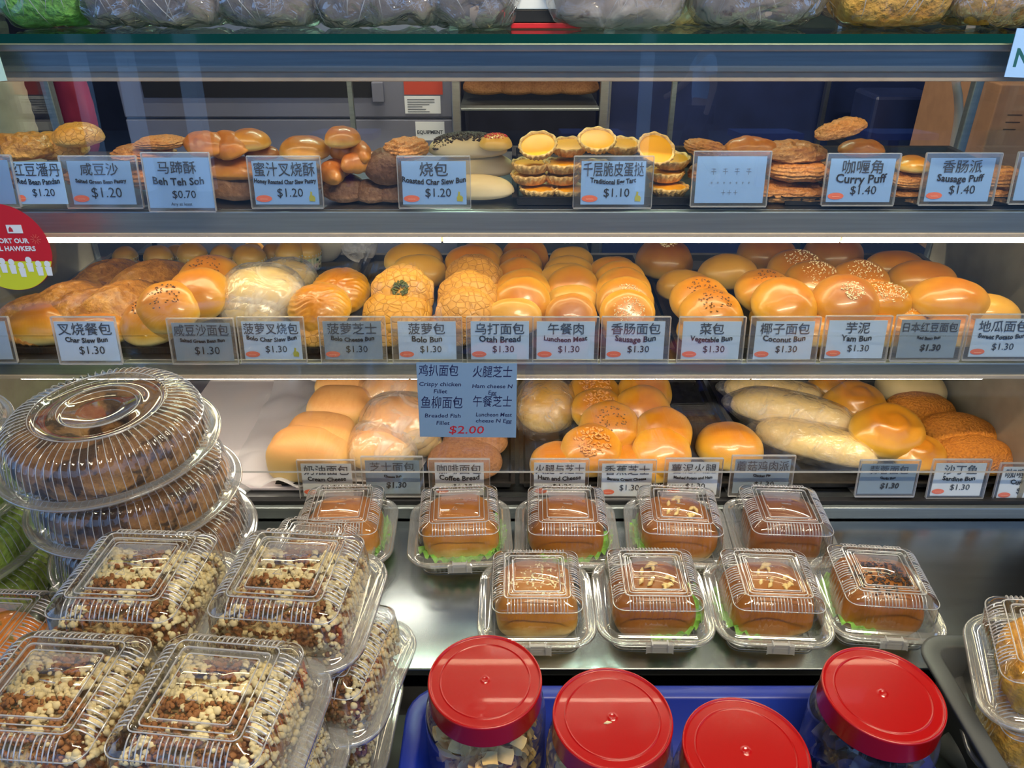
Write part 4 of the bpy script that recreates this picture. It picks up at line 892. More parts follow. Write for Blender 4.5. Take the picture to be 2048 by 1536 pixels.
# fillings
kmat('burger_gold', (232, 200, 120), (200, 140, 44), (166, 102, 30), .45, .2, 30, .2, pos=(.2, .45, .85), wob=.6)
kmat('burger_dark', (190, 130, 60), (140, 84, 24), (112, 60, 20), .4, .25, 30, .2, pos=(.1, .3, .8), wob=.5)
bw = [bm_mesh('bun_top', blob(.0545, .052, .050, 3.4, .35, .09, 18, s, 56, 34, top=.7), M[m]) for s, m in ((2, 'burger_gold'), (5, 'burger_gold'), (8, 'burger'), (11, 'burger'), (14, 'burger_dark'), (17, 'burger_gold'), (21, 'burger'), (25, 'burger'), (29, 'burger'))]
bb = [bm_mesh('bun_bottom', blob(.050, .048, .013, 3.0, .9, .08, 22, s, 40, 14), M['pale']) for s in (2, 5)]
def leaf(seed, side):
    r = random.Random(seed); vs = []; fs = []; nu, nw = 34, 7
    for i in range(nu):
        a = side + (i / (nu - 1) - .5) * 2.3
        for j in range(nw):
            q = .044 + j * .0034; wv = .006 * (j / nw) * math.sin(i * 1.9 + seed) + .003 * nv((i * .4, j * .8, seed), 1)
            vs.append(Vector((q * math.cos(a) * 1.08, q * math.sin(a), .004 + j * .0006 + wv * 1.3)))
    for i in range(nu - 1):
        for j in range(nw - 1): a = i * nw + j; fs.append([a, a + 1, a + nw + 1, a + nw])
    return mesh_from('lettuce', vs, fs, M['lettuce'])
top_seed = seeds_mesh('sesame_seeds', .0545, .052, .0505, 110, M['seed'], 12, .7)
top_dark = seeds_mesh('dark_seeds', .0545, .052, .0505, 300, M['dkseed'], 12, .72, .0014)
top_cheese = seeds_mesh('sauce_topping', .0545, .052, .0500, 16, plain('white_sauce', (226, 196, 130), .4), 13, .5, .0032)
fill_me = bm_mesh('patty', blob(.047, .046, .008, 2.6, 1, .08, 30, 4, 40, 10), M['dusk'])
BUR = [ # x, y(widest row), label, leaf side(s), topping, dark
    (695, 1054, 'sandwich box in the back row, leftmost, partly behind the cheese bun tags', 'plain glossy bun sandwich in the leftmost box of the back row', (-math.pi / 2, 0), None),
    (922, 1056, 'sandwich box in the back row with pale lettuce by its latch', 'bun sandwich with lettuce spilling right, second box of the back row', (-math.pi / 2, .2), None),
    (1130, 1052, 'sandwich box in the back row, third from the left', 'browned bun sandwich with dark greens at its front right, third in the back row', (-1.0,), None),
    (1346, 1050, 'sandwich box in the back row, fourth, lettuce at its left', 'bun sandwich with green lettuce at left, fourth in the back row', (math.pi * .85,), 'cheese'),
    (1548, 1048, 'sandwich box in the back row, rightmost, holding a dark bun', 'dark brown bun sandwich in the rightmost box of the back row', (), None),
    (1072, 1218, 'sandwich box in the front row, leftmost, right behind the red lidded jar', 'sesame crusted bun sandwich in the leftmost front box', (), 'seed'),
    (1302, 1214, 'sandwich box in the front row, second, with purple filling at its latch', 'glossy bun sandwich with a reddish filling, second front box', (-.6,), 'cheese'),
    (1532, 1216, 'sandwich box in the front row, third, bright green frill at left', 'bun sandwich with bright curly lettuce at left and white sauce, third front box', (math.pi,), 'cheese'),
    (1748, 1208, 'sandwich box in the front row, rightmost, with dark seeded bun', 'dark seed topped bun sandwich in the rightmost front box', (math.pi * 1.1,), 'dark')]
for i, (px, py, lb, lb2, lv, tp) in enumerate(BUR):
    sc = 1.0; fz = ZC + .0316; p = at_z(px, py - 12, fz)
    if i < 5: p.y = min(p.y, .8925)
    yaw = [2, 3, -1, -4, -3, 0, -1, -3, -5][i]
    clam(p, yaw, lb, 'clear sandwich boxes')
    t = thing('bun_sandwich', lb2, 'sandwich', (p.x, p.y, fz - .0305), (0, 0, R(yaw + [0, 4, -3, 6, 0, 0, 3, 10, -6][i])), 'bun sandwiches in clear boxes')
    link('bun_bottom', bb[i % 2], t, (0, 0, .0125)); link('patty', fill_me, t, (0, 0, .018))
    link('bun_top', bw[i], t, (0, .001, .0255))
    for q in lv: link('lettuce', leaf(i * 3 + int(q * 5), q), t, (0, 0, .018))
    if tp: link({'seed': 'sesame_seeds', 'dark': 'dark_seeds', 'cheese': 'sauce_topping'}[tp], {'seed': top_seed, 'dark': top_dark, 'cheese': top_cheese}[tp], t, (0, .001, .0255))['kind'] = 'stuff'

# crumbly cake boxes stacked at the left
heaps = []
for s in (3, 7, 12):
    vf = blob(.053, .053, .031, 4.0, .8, .14, 55, s, 84, 40, top=.5); heaps.append(bm_mesh('crumb_heap', vf, M['crumble']))
def lump_mesh(seed, mat, n, brown):
    r = random.Random(seed); mb = MB(); got = 0; unit = blob(1, 1, .8, 2, .9, .3, 2.2, seed, 8, 5)
    while got < n:
        a, b_ = r.uniform(-.052, .052), r.uniform(-.052, .052); q = max(abs(a), abs(b_)) / .052
        patch = nv((a, b_, 0), 34, 5) * .8 + .5 - abs(a + .004) * 16 + (.12 if b_ < 0 else -.1)
        if (patch > .12) != brown and r.random() > .1: continue
        z = .050 - .018 * q ** 4 + .007 * nv((a, b_, 1), 60, 2)
        if r.random() < .38:
            z = r.uniform(-.004, .034); k = .0535 / max(abs(a), abs(b_)); a *= k; b_ *= k
        s_ = r.uniform(.0009, .0034) * (1.2 if not brown else .9); E = Euler((r.uniform(0, 6), r.uniform(0, 6), 0)).to_matrix()
        k = len(mb.v); mb.v += [E @ Vector((v.x * s_, v.y * s_ * .8, v.z * s_)) + Vector((a, b_, z)) for v in unit[0]]; mb.f += [[k + i for i in f] for f in unit[1]]; got += 1
    return mb.mesh('lumps', mat, True)
M['rice'] = bread('white_crumb', (206, 188, 140), (214, 198, 152), (222, 208, 164), .75, 0, 40, .4, wob=.5); M['nutbrown'] = bread('brown_crumb', (128, 84, 40), (108, 68, 32), (142, 92, 46), .75, 0, 40, .4, wob=1.2)
lumpsA = [lump_mesh(s, M['rice'], 900, False) for s in (1, 2, 3)]; lumpsB = [lump_mesh(s + 10, M['nutbrown'], 900, True) for s in (1, 2, 3)]
KS = 1.08; STEP = .0815 * KS
def cake_box(px, py, lev, yaw, lb, lb2, xy=None, roll=0):
    fz = ZC + .0316 * KS + lev * STEP
    p = at_z(px, py, fz) if xy is None else Vector((xy[0], xy[1], fz))
    clam(p, yaw, lb, 'clear crumb cake boxes', KS, roll)
    t = thing('crumb_cake', lb2, 'cake', (p.x, p.y, fz - .030 * KS), (0, 0, R(yaw)), 'crumb cakes in clear boxes', KS)
    i = COUNT.get('cake', 0); COUNT['cake'] = i + 1
    link('cake_body', heaps[i % 3], t, (0, 0, .0245)); 
    o = link('white_crumbs', lumpsA[i % 3], t, (0, 0, .014)); o['kind'] = 'stuff'
    o = link('brown_crumbs', lumpsB[i % 3], t, (0, 0, .015)); o['kind'] = 'stuff'
    return p
pF = cake_box(440, 1462, 2, -6, 'crumb cake box topmost of the nearest stack, lid mirroring pale light', 'crumb cake in the top box of the nearest stack')
cake_box(0, 0, 1, -4, 'crumb cake box second in the nearest stack', 'crumb cake second in the nearest stack', (pF.x + .008, pF.y))
cake_box(0, 0, 0, -12, 'crumb cake box lowest of the nearest stack, its corner peeking out at right', 'crumb cake lowest in the nearest stack', (pF.x + .02, pF.y + .006))
pE = cake_box(130, 1452, 2, -4, 'crumb cake box topmost of the stack at the lower left corner', 'crumb cake in the top box at the lower left corner')
for l in (0, 1): cake_box(0, 0, l, -3, ['crumb cake box lowest in the lower left corner stack', 'crumb cake box second in the lower left corner stack'][l], ['crumb cake lowest in the lower left corner stack', 'crumb cake second in the lower left corner stack'][l], (pE.x, pE.y + .003))
pB = cake_box(592, 1212, 2, -5, 'crumb cake box topmost of the stack by the counter corner', 'crumb cake in the top box by the counter corner')
cake_box(0, 0, 1, -12, 'crumb cake box second in the stack by the counter corner, jutting right', 'crumb cake second in the stack by the counter corner', (pB.x + .022, pB.y - .006))
cake_box(0, 0, 0, -3, 'crumb cake box lowest in the stack by the counter corner', 'crumb cake lowest in the stack by the counter corner', (pB.x + .006, pB.y))
pA = cake_box(292, 1212, 2, -3, 'crumb cake box topmost of the stack in front of the ring cakes', 'crumb cake in the top box in front of the ring cakes')
for l in (0, 1): cake_box(0, 0, l, -3, ['crumb cake box lowest in the stack in front of the ring cakes', 'crumb cake box second in the stack in front of the ring cakes'][l], ['crumb cake lowest in front of the ring cakes', 'crumb cake second in front of the ring cakes'][l], (pA.x, pA.y))
# single bread box behind them
p = at_z(628, 1136, ZC + .0316); clam(p, -6, 'clear box behind the crumb cake stack holding one brown bun', None)
t = thing('brown_bun', 'brown bun in the clear box behind the crumb cake stack', 'bun', (p.x, p.y, ZC + .003), (0, 0, 0)); link('crust', bw[2], t, (0, 0, .016)); link('sesame_seeds', top_seed, t, (0, 0, .017))['kind'] = 'stuff'
# orange cake box at the left edge
fz = ZC + .0316 + .05
p = at_z(-12, 1318, fz); clam(p, -3, 'clear box with orange cake at the left picture edge', None, 1.1)
t = thing('orange_cake', 'orange and green speckled cake slice at the left picture edge', 'cake', (p.x, p.y, fz - .03), (0, 0, R(-10)))
M['orange_cake'] = bread('orange_cake_crust', (214, 120, 20), (220, 130, 24), (214, 124, 20), .5, .2, 40, .6, spots=((110, 110, 40), 60, .6)); link('cake_body', bm_mesh('cake_body', blob(.056, .05, .05, 3.4, .5, .12, 50, 4, 60, 30, top=.6), M['orange_cake']), t, (0, 0, .026))
tag(MB().box((p.x - .09, p.y - .08, ZC), (p.x + .075, p.y + .08, fz - .0355)).build('carton_box', plain('dark_carton', (60, 56, 50), .7), None, bevel=.003), 'dark low box under the orange cake at the left edge', 'box')

# domed round boxes with ring cakes
def dome_mesh():
    Rr = .119; mb = MB()
    pr = [(.118, .003, 0), (.1165, .016, .0014), (.1135, .032, .0022), (.109, .042, .0030), (.101, .0485, .0042), (.090, .0525, .0040), (.078, .0548, .0030), (.076, .0556, 0), (.073, .0540, 0), (.070, .0510, 0), (.060, .0505, 0), (.052, .0505, 0), (.050, .0535, 0), (.0465, .0545, 0), (.043, .0530, 0), (.041, .0505, 0), (.020, .0500, 0), (.001, .0500, 0)]
    N = 288
    def md(i, t): wv = .5 + .5 * math.cos(t * 72); return (-pr[i][2] * wv * .5, -pr[i][2] * wv * .55 if i > 2 else 0)
    mb.lathe([(r, z) for r, z, _ in pr], N, cap1=True, mod=md); return mb.mesh('lid', M['clam'], True)
def dome_rim():
    mb = MB(); mb.lathe([(.1175, .004), (.1205, .002), (.123, .0005), (.1275, .0012), (.1295, .0025), (.1305, 0), (.128, -.0025), (.122, -.0015), (.119, -.004)], 120); return mb.mesh('rim', M['clam_lip'], True)
def dome_base():
    mb = MB(); mb.lathe([(.119, -.004), (.116, -.010), (.113, -.018), (.108, -.0205), (.05, -.021), (.001, -.021)], 144, cap1=True, mod=lambda i, t: (-.001 * (.5 + .5 * math.cos(t * 48)) * (i in (1, 2)), 0)); return mb.mesh('base', M['clam'], True)
def ring_cake(mat, seed):
    vs = []; fs = []; N, Mm = 96, 30
    for i in range(N):
        t = 2 * math.pi * i / N
        for j in range(Mm):
            a = 2 * math.pi * j / Mm; cx, cz = math.cos(a), math.sin(a)
            k = (abs(cx) ** 3 + abs(cz) ** 3) ** (-1 / 3); rr = .068 + .041 * k * cx; z = .027 * k * cz
            p = Vector((rr * math.cos(t), rr * math.sin(t), z)); d = .004 * nv(p, 30, seed) + .0022 * nv(p, 90, seed + 3)
            p += Vector((math.cos(t) * cx, math.sin(t) * cx, cz)) * d; vs.append(p)
    for i in range(N):
        for j in range(Mm):
            a = i * Mm + j; b_ = i * Mm + (j + 1) % Mm; c = ((i + 1) % N) * Mm; fs.append([a, c + j, c + (j + 1) % Mm, b_])
    return mesh_from('ring_cake', vs, fs, mat)
dl, dr, db = dome_mesh(), dome_rim(), dome_base()
def ring_line(r, z, n=72): return [Vector((r * math.cos(2 * math.pi * i / n), r * math.sin(2 * math.pi * i / n), z)) for i in range(n + 1)]
lines = [(ring_line(.0765, .0562), 1), (ring_line(.0465, .0549), 1), (ring_line(.0705, .0514), 1), (ring_line(.0420, .0512), 1)]
for k in range(72):
    t = 2 * math.pi * k / 72 + .0436; lines.append(([Vector((r * math.cos(t), r * math.sin(t), z)) for r, z in ((.078, .0556), (.090, .0536), (.101, .0497), (.109, .0432), (.1138, .033), (.1168, .017), (.1182, .005))], 0))
dl = with_lines('lid', dl, lines, .0005)
def tab_mesh():
    mb = MB(); rs = []
    for i in range(7):
        t = R(-9 + 3 * i); rs.append([Vector((q * math.cos(t), q * math.sin(t), zz)) for q, zz in ((.129, .001), (.134, .003), (.139, .004 - .001 * (i % 2)), (.142, .002))])
    return mb.rings(rs, closed=False).mesh('tab', M['clam_lip'], True)
tbm = tab_mesh()
rc = {'b': [ring_cake(M['cake_brown'], s) for s in (1, 5)], 'g': [ring_cake(M['cake_green'], s) for s in (2, 6)]}
ords = ['lowest', 'second from the bottom', 'third from the bottom', 'topmost']
def dome_stack(x, y, n, kinds, where, jit):
    for l in range(n):
        z = ZC + .0212 + l * .0765; jx, jy, tr = jit[l]
        c = 'brown' if kinds[l] == 'b' else 'green'
        t = thing('domed_cake_box', 'clear ribbed dome box, %s of the %s' % (ords[l], where), 'plastic cake box', (x + jx, y + jy, z), (R(tr * .3), R(tr), R(35 + 20 * l)), 'domed cake boxes')
        link('lid', dl, t); link('rim', dr, t); link('base', db, t); link('tab', tbm, t)
        tag(link('ring_cake', rc[kinds[l]][l % 2], None), '%s ring cake %s in the %s' % (c, ords[l], where), 'cake', 'ring cakes in domed boxes')
        k = bpy.context.scene.objects[-1] if False else None
        o = [o for o in col.objects if o.name.startswith('ring_cake')][-1]; o.location = (x + jx, y + jy, z + .0085); o.rotation_euler = (R(tr * .3), R(tr), 0)
dome_stack(-.497, .80, 4, 'bbbb', 'stack behind the crumb cakes', [(.024, .0, 0), (.022, 0, 0), (.012, .004, 0), (.0, .0, -2)])
dome_stack(-.765, .80, 4, 'gggb', 'stack at the left picture edge', [(.018, -.02, 0), (.014, -.01, 0), (.012, 0, 0), (.0, .0, -1)])

# ------------------------------------------------------------------ red lidded jars, blue crate, grey bin
cr = thing('blue_crate', 'blue plastic crate holding the red lidded jars', 'crate', (.165, .44, ZL))
def crate_mesh(hx, hy, h, th=.006, lip=.014, rad=.03, taper=.012):
    def rr(sx, sy, r, z):
        pts = []
        for q, (cx, cy) in enumerate(((sx - r, sy - r), (-sx + r, sy - r), (-sx + r, -sy + r), (sx - r, -sy + r))):
            for k in range(7): t = math.pi / 2 * (q + k / 6); pts.append(Vector((cx + r * math.cos(t), cy + r * math.sin(t), z)))
        return pts
    rs = [rr(hx - taper, hy - taper, rad, 0), rr(hx - .002, hy - .002, rad, h - .002), rr(hx + lip, hy + lip, rad + lip, h - .004), rr(hx + lip, hy + lip, rad + lip, h), rr(hx + lip - .003, hy + lip - .003, rad + lip, h + .002), rr(hx - th + .003, hy - th + .003, rad, h + .002), rr(hx - th, hy - th, rad - th / 2, h), rr(hx - taper - th, hy - taper - th, rad - th, th)]
    return MB().rings(rs, True, True)
crate_mesh(.272, .168, .07).build('crate_body', M['blue_plastic'], cr, True)
for s in (-1, 1): MB().box((s * .279, -.05, .045), (s * .286, .05, .066)).build('crate_handle', M['blue_plastic'], cr)
gb = thing('grey_bin', 'dark grey plastic bin at the right holding clear cake boxes', 'bin', (.775, .345, ZL))
crate_mesh(.286, .296, .118, lip=.014, rad=.02, taper=.02).build('bin_body', M['grey_plastic'], gb, True)
HJ = .165
def lid_jar_mesh():
    mb = MB(); mb.lathe([(.0580, -.028), (.0590, -.0279), (.0592, -.0275), (.0592, -.0270), (.0592, -.0022), (.0592, -.0014), (.0590, -.0004), (.0585, .0004), (.0574, .0005), (.0570, .0003), (.0566, -.0004), (.0562, -.0010), (.0556, -.0012), (.0545, -.0012), (.0480, -.0012), (.0474, -.0012), (.0471, -.0006), (.0466, -.0004), (.0461, -.0006), (.0458, -.0012), (.0450, -.0012), (.0060, -.0012), (.0045, -.0012), (.0040, -.0005), (.0030, -.0005), (.0024, -.0012), (.0005, -.0012)], 96, cap1=True)
    return mb.mesh('lid', M['red_plastic'], True)
def jar_body():
    mb = MB(); mb.lathe([(.0535, -.004), (.0535, -.022), (.056, -.026), (.0625, -.038), (.0642, -.050), (.0642, -.075), (.0628, -.080), (.0642, -.085), (.0642, -HJ + .014), (.058, -HJ + .002), (.0545, -HJ), (.03, -HJ + .004), (.001, -HJ + .004)], 72, cap1=True)
    return mb.mesh('jar_body', M['jar'], True)
ljm, jbm = lid_jar_mesh(), jar_body()
def chips(seed, mat, n, sz, top=-.035):
    r = random.Random(seed); mb = MB()
    for _ in range(n):
        a = r.uniform(0, 2 * math.pi); q = .049 * math.sqrt(r.uniform(.15, 1)); z = r.uniform(-HJ + .016, top)
        q *= 1 if z < -.05 else .8
        E = Euler((r.uniform(0, 6), r.uniform(0, 6), r.uniform(0, 6))).to_matrix(); w_ = sz * r.uniform(.7, 1.2); vs = []
        for i in range(4):
            for j in range(4):
                u, v = i / 3 - .5, j / 3 - .5; vs.append(E @ Vector((u * w_ * 2, v * w_ * 1.5, (u * u * 1.6 - v * v) * w_)) + Vector((q * math.cos(a), q * math.sin(a), z)))
        k = len(mb.v); mb.v += vs
        for i in range(3):
            for j in range(3): mb.f.append([k + i * 4 + j, k + i * 4 + j + 1, k + i * 4 + j + 5, k + i * 4 + j + 4])
    return mb.mesh('snacks', mat, True)
M['sweet_dark'] = plain('dark_snack_packets', (60, 60, 80), .35, coat=.5, var=.6, bump=.2)
JARS = [(970, 1358, 0, 'jar with a smooth bright red lid standing nearest the counter edge', 'pale folded crackers in the leftmost red lidded jar', M['chips']),
        (1225, 1432, 0, 'jar with a red lid bearing a white fleck, second from the left', 'pale crackers in the second jar', M['chips']),
        (1492, 1500, 0, 'jar with a red lid cut off lowest in the picture', 'pale crackers in the lowest jar', M['chips']),
        (1766, 1385, 0, 'jar with a scratched red lid at the right, showing dark packets', 'dark snack packets in the rightmost red lidded jar', M['sweet_dark'])]
for i, (px, py, yw, lb, lb2, mt) in enumerate(JARS):
    zt = ZL + .006 + HJ + (.0 if i != 0 else 0)
    p = at_z(px, py, zt)
    t = thing('snack_jar', lb, 'jar', p, (0, 0, R(i * 50)), 'red lidded snack jars')
    link('lid', ljm, t); link('jar_body', jbm, t)
    if i == 1: MB().tube([(-.012, .002, -.0008), (-.009, .0, -.0006), (-.006, -.003, -.0008)], [.0006, .0018, .0006], 6).build('white_fleck', M['rice'], t, True)
    tag(link('jar_snacks', chips(i, mt, 420 if mt is M['chips'] else 90, .0095 if mt is M['chips'] else .014), None, p), lb2, 'snacks', kind='stuff')
# boxes in the grey bin
def bin_box(x, y, z, yaw, roll, lb, lb2, sc=1.1, pitch=0):
    clam((x, y, z), yaw, lb, None, sc, roll, pitch, False)
    t = thing('golden_cake', lb2, 'cake', (x, y, z), (R(pitch), R(roll), R(yaw)), 'golden cakes in the grey bin', sc)
    link('cake_body', bm_mesh('cake_body', blob(.05, .05, .045, 3.2, .6, .1, 50, int(x * 50), 60, 30, top=.6), M['cake_gold']), t, (0, 0, -.004))
px_ = at_z(2075, 1455, ZL + .075); bin_box(px_.x, px_.y, px_.z, -14, 0, 'clear box with golden cake in the right bin, lower one', 'golden cake in the lower box of the right bin')
px_ = at_z(2120, 1345, ZL + .165); bin_box(px_.x, px_.y, px_.z, -20, -14, 'clear box tilted on top of the other one in the right bin', 'cake in the tilted upper box of the right bin')
p = at_z(1950, 1500, ZL + .06)
tag(MB().tube([(p.x - .01, p.y + .03, ZL + .03), (p.x + .03, p.y - .06, ZL + .045)], .016, 16).build('grey_roll', M['grey_plastic'], None, True), 'dark grey cylinder lying in the bin beside its left wall', 'roll')

# ------------------------------------------------------------------ bagged breads on the glass top
def bagged(px, py, w_, hgt, mat, lb, name='bagged_bread', film='bag', ry=.055, seed=1, yaw=0, tail=0, cat='bagged bread', n=3.0, slump=.9, back=.0):
    p = at_z(px, py, Z_TOP); p.y = max(p.y, 1.0 + ry) + back; sc = depth(p) / F; rx = w_ * sc / 2
    t = thing(name, lb, cat, (p.x, p.y, Z_TOP + .001), (0, 0, R(yaw)), 'bagged breads on the glass shelf')
    vf = blob(rx * slump, ry * slump, hgt / 2, n, 1, .08, 25, seed, 56, 36, top=.6, qe=.32); me = bm_mesh('bread', vf, M[mat]); link('bread', me, t, (0, 0, hgt / 2 + .002))
    vf = crinkle_shell(rx, ry, hgt / 2 + .006, seed, .34, tail, 3.4, 1.0, .6, .32); me = bm_mesh('plastic_bag', vf, M[film]); link('plastic_bag', me, t, (0, 0, hgt / 2 + .008))
    # gathered folds running up the bag
    mb = MB(); r = random.Random(seed)
    for k in range(9):
        x0 = r.uniform(-.95, .95) * rx; x1 = x0 + r.uniform(-.035, .035); z0 = r.uniform(.004, .03); z1 = z0 + r.uniform(.03, .08); pts = []
        for q in range(6):
            f = q / 5; xx = x0 + (x1 - x0) * f; zz = z0 + (z1 - z0) * f; lim = max(0, 1 - (abs(xx) / rx) ** 3.2 - (abs(zz - hgt / 2) / (hgt / 2 + .006)) ** 3.2) ** (1 / 3.2)
            pts.append(Vector((xx, -ry * lim * 1.02 - .001, min(zz, hgt))))
        mb.tube(pts, [.0001, .0004, .0007, .0006, .0004, .0001], 6)
    mb.build('bag_folds', M['acrylic_edge'], t, True)['kind'] = 'stuff'; return t
bagged(60, 66, 185, .10, 'pandan', 'green pandan sponge in a clear bag at the top left corner', film='jar', seed=3, n=4)
bagged(215, 66, 150, .12, 'loaf_grey', 'grey raisin loaf in a clear bag right of the green sponge', seed=5)
bagged(330, 67, 200, .11, 'loaf_grey', 'grey raisin loaf in a creased bag with a white paper corner', seed=7)
bagged(520, 67, 220, .12, 'loaf_grey', 'dark raisin speckled loaf in a shiny bag, third grey one', seed=9)
bagged(690, 66, 150, .10, 'loaf_grey', 'small wrapped raisin loaf between two larger bags', seed=11)
bagged(790, 66, 190, .12, 'loaf_grey', 'grey loaf in a very shiny crumpled bag left of the centre gap', seed=13)
bagged(945, 66, 190, .12, 'loaf_grey', 'knobbly nut loaf in a clear bag just left of the centre gap', seed=15)
bagged(1240, 66, 290, .13, 'loaf_grey', 'loaf slumped in a milky grey bag right of the centre gap', film='milky', seed=17)
bagged(1400, 66, 150, .12, 'pale', 'ridged pale loaf in a clear bag behind the milky ones', seed=19, back=.05)
bagged(1550, 72, 270, .14, 'loaf_grey', 'walnut loaf in a clear bag sagging over the shelf edge', film='bag', seed=21)
bagged(1795, 62, 250, .14, 'sponge', 'golden sponge loaf in a clear bag at the upper right', film='jar', seed=23, n=4)
bagged(1985, 60, 190, .14, 'sponge', 'golden sponge loaf in a clear bag at the top right corner', film='bag', seed=25, n=4)
p = at_z(1082, 62, Z_TOP)
for k, (c, lb) in enumerate([('sticker_red', 'thin red booklet lying flat in the centre gap of the glass shelf'), ('dark_paint', 'dark box lying on the red booklet in the centre gap'), ('card_paper', 'white paper pad topmost in the centre gap')]):
    h = [.006, .014, .02][k]; z0 = Z_TOP + .001 + [0, .0065, .021][k]
    tag(MB().box((p.x - .036 + .002 * k, 1.03, z0), (p.x + .05, 1.14, z0 + h)).build('flat_box' if k else 'booklet', bpy.data.materials[c], None, bevel=.001), lb, ['booklet', 'box', 'paper pad'][k])

# ------------------------------------------------------------------ plastic sheet on the bottom shelf at the left
def sheet_mesh():
    vs = []; fs = []; n, m = 46, 40
    for i in range(n):
        for j in range(m):
            u, v = i / (n - 1), j / (m - 1); x = -.46 + u * .30 - .10 * v * (1 - u) + .10 * v ; y = .985 + v * .34
            z = .008 + .045 * max(0, nv((u * 3, v * 2.4, 1), 1)) + .022 * abs(nv((u * 5, v * 5, 4), 1)) + .035 * max(0, u - .55) * v * 2
            vs.append(Vector((x, y, z)))
    for i in range(n - 1):
        for j in range(m - 1): a = i * m + j; fs.append([a, a + 1, a + m + 1, a + m])
    return mesh_from('plastic_sheet', vs, fs, clear('white_sheet_film', .08, .5, 2, white=.8, rough=.25, wc=(.9, .87, .9, 1)))
tag(link('plastic_sheet', sheet_mesh(), None, (0, 0, Z3)), 'creased translucent white plastic sheet left of the milk buns', 'plastic sheet')
tag(MB().box((-.60, .99, Z3), (-.30, 1.38, Z3 + .0035)).build('liner_paper', plain('liner_white', (236, 226, 230), .6), None), 'pale liner lying on the bottom shelf behind the domed boxes', 'liner')

# ------------------------------------------------------------------ kitchen behind the case
def at(px, py, y): return at_y(px, py, y)
ov = thing('bakery_oven', 'pale grey oven front with labels behind the upper shelf', 'oven', (-.64, 2.6, 0))
M['oven'] = plain('oven_enamel', (128, 132, 150), .35, .4, .03, 8, var=.06)
def kb(root, name, a, b, mat, bevel=0):
    return MB().box(Vector(a) - root.location, Vector(b) - root.location).build(name, M[mat] if isinstance(mat, str) else mat, root, bevel=bevel)
a, b_ = at(230, 165, 2.3), at(905, 165, 2.3); zl = at(560, 237, 2.3).z
kb(ov, 'oven_body', (a.x, 2.32, .1), (b_.x, 3.1, 1.75), 'oven', .004)
kb(ov, 'upper_panel', (a.x + .004, 2.3, zl + .003), (b_.x - .004, 2.32, 1.74), 'oven', .003)
kb(ov, 'lower_panel', (a.x + .004, 2.3, .9), (b_.x - .004, 2.32, zl - .003), 'oven', .003)
q0, q1 = at(500, 196, 2.29), at(742, 160, 2.29); kb(ov, 'window_strip', (q0.x - .3, 2.296, q0.z), (q1.x, 2.302, q1.z), 'dark')
q0, q1 = at(745, 205, 2.28), at(765, 165, 2.28); kb(ov, 'door_catch', (q0.x, 2.28, q0.z), (q1.x, 2.30, q1.z), 'oven', .002)
q0, q1 = at(808, 190, 2.29), at(884, 163, 2.29); kb(ov, 'warning_label', (q0.x, 2.297, q0.z), (q1.x, 2.30, q1.z), plain('label_red', (190, 70, 50), .5))
q0, q1 = at(810, 228, 2.29), at(880, 193, 2.29); lab = kb(ov, 'spec_label', (q0.x, 2.297, q0.z), (q1.x, 2.30, q1.z), 'paper')
for k in range(6):
    kb(ov, 'label_print', (q0.x + .008, 2.2960, q1.z - .010 - k * .0065), (q0.x + (.085 if k < 2 else .05 + .01 * (k % 3)), 2.2968, q1.z - .0085 - k * .0065), 'ink_grey')
q0, q1 = at(832, 282, 2.29), at(888, 245, 2.29); kb(ov, 'maker_plate', (q0.x, 2.297, q0.z), (q1.x, 2.30, q1.z), 'paper')
link('plate_lettering', text_mesh('EQUIPMENT', .014, (q0.x + q1.x) / 2 + .64, (q0.z * .55 + q1.z * .45), M['ink_grey'], .074, .0004), ov, (0, 2.2965 - 2.6, 0))
rk = thing('steel_rack', 'steel rack with a tray of breads behind the egg tarts', 'rack', (.05, 2.4, 0))
for px in (914, 1206):
    q = at(px, 240, 2.2); kb(rk, 'rack_post', (q.x - .012, 2.19, 0), (q.x + .012, 2.215, 1.8), 'steel', .002)
q0, q1 = at(926, 216, 2.2), at(1192, 216, 2.2)
for dz in (0, -.22, -.44, .2): kb(rk, 'rack_shelf', (q0.x - .01, 2.2, q0.z + dz - .008), (q1.x + .01, 2.65, q0.z + dz), 'rail', .002)
for k in range(4):
    t = tag(link('rack_loaf', LIB['coffee']['parts'][0][1][k % 3], None, (q0.x + .06 + k * .085, 2.32, q0.z + .034)), ['dim loaf leftmost on the rack tray', 'dim loaf second on the rack tray', 'dim loaf third on the rack tray', 'dim loaf rightmost on the rack tray'][k], 'loaf', 'loaves on the steel rack')
wf = thing('kitchen_cabinet', 'dark blue fronted cabinet with a steel frame right of the rack', 'cabinet', (.7, 2.6, 0))
M['navy'] = plain('navy_front', (30, 42, 84), .4, .1, .05, 10, var=.2)
q0, q1 = at(1222, 165, 2.5), at(1925, 300, 2.5)
kb(wf, 'cabinet_front', (q0.x, 2.5, .3), (q1.x, 2.9, 1.45), 'navy'); kb(wf, 'frame_rail', (q0.x - .02, 2.48, 1.45), (q1.x, 2.9, 1.47), 'steel')
kb(wf, 'frame_post', (q0.x - .02, 2.48, 0), (q0.x, 2.52, 1.9), 'steel')
q = at(1655, 200, 2.45); kb(wf, 'frame_post', (q.x - .006, 2.46, 0), (q.x + .006, 2.48, 1.9), 'steel')
q0, q1 = at(1700, 290, 2.3), at(1850, 180, 2.3)
tag(MB().box((q0.x, 2.2, q0.z), (q1.x, 2.35, q1.z)).build('blue_container', M['navy'], None, bevel=.01), 'dull grey-blue container behind the curry puffs', 'container')
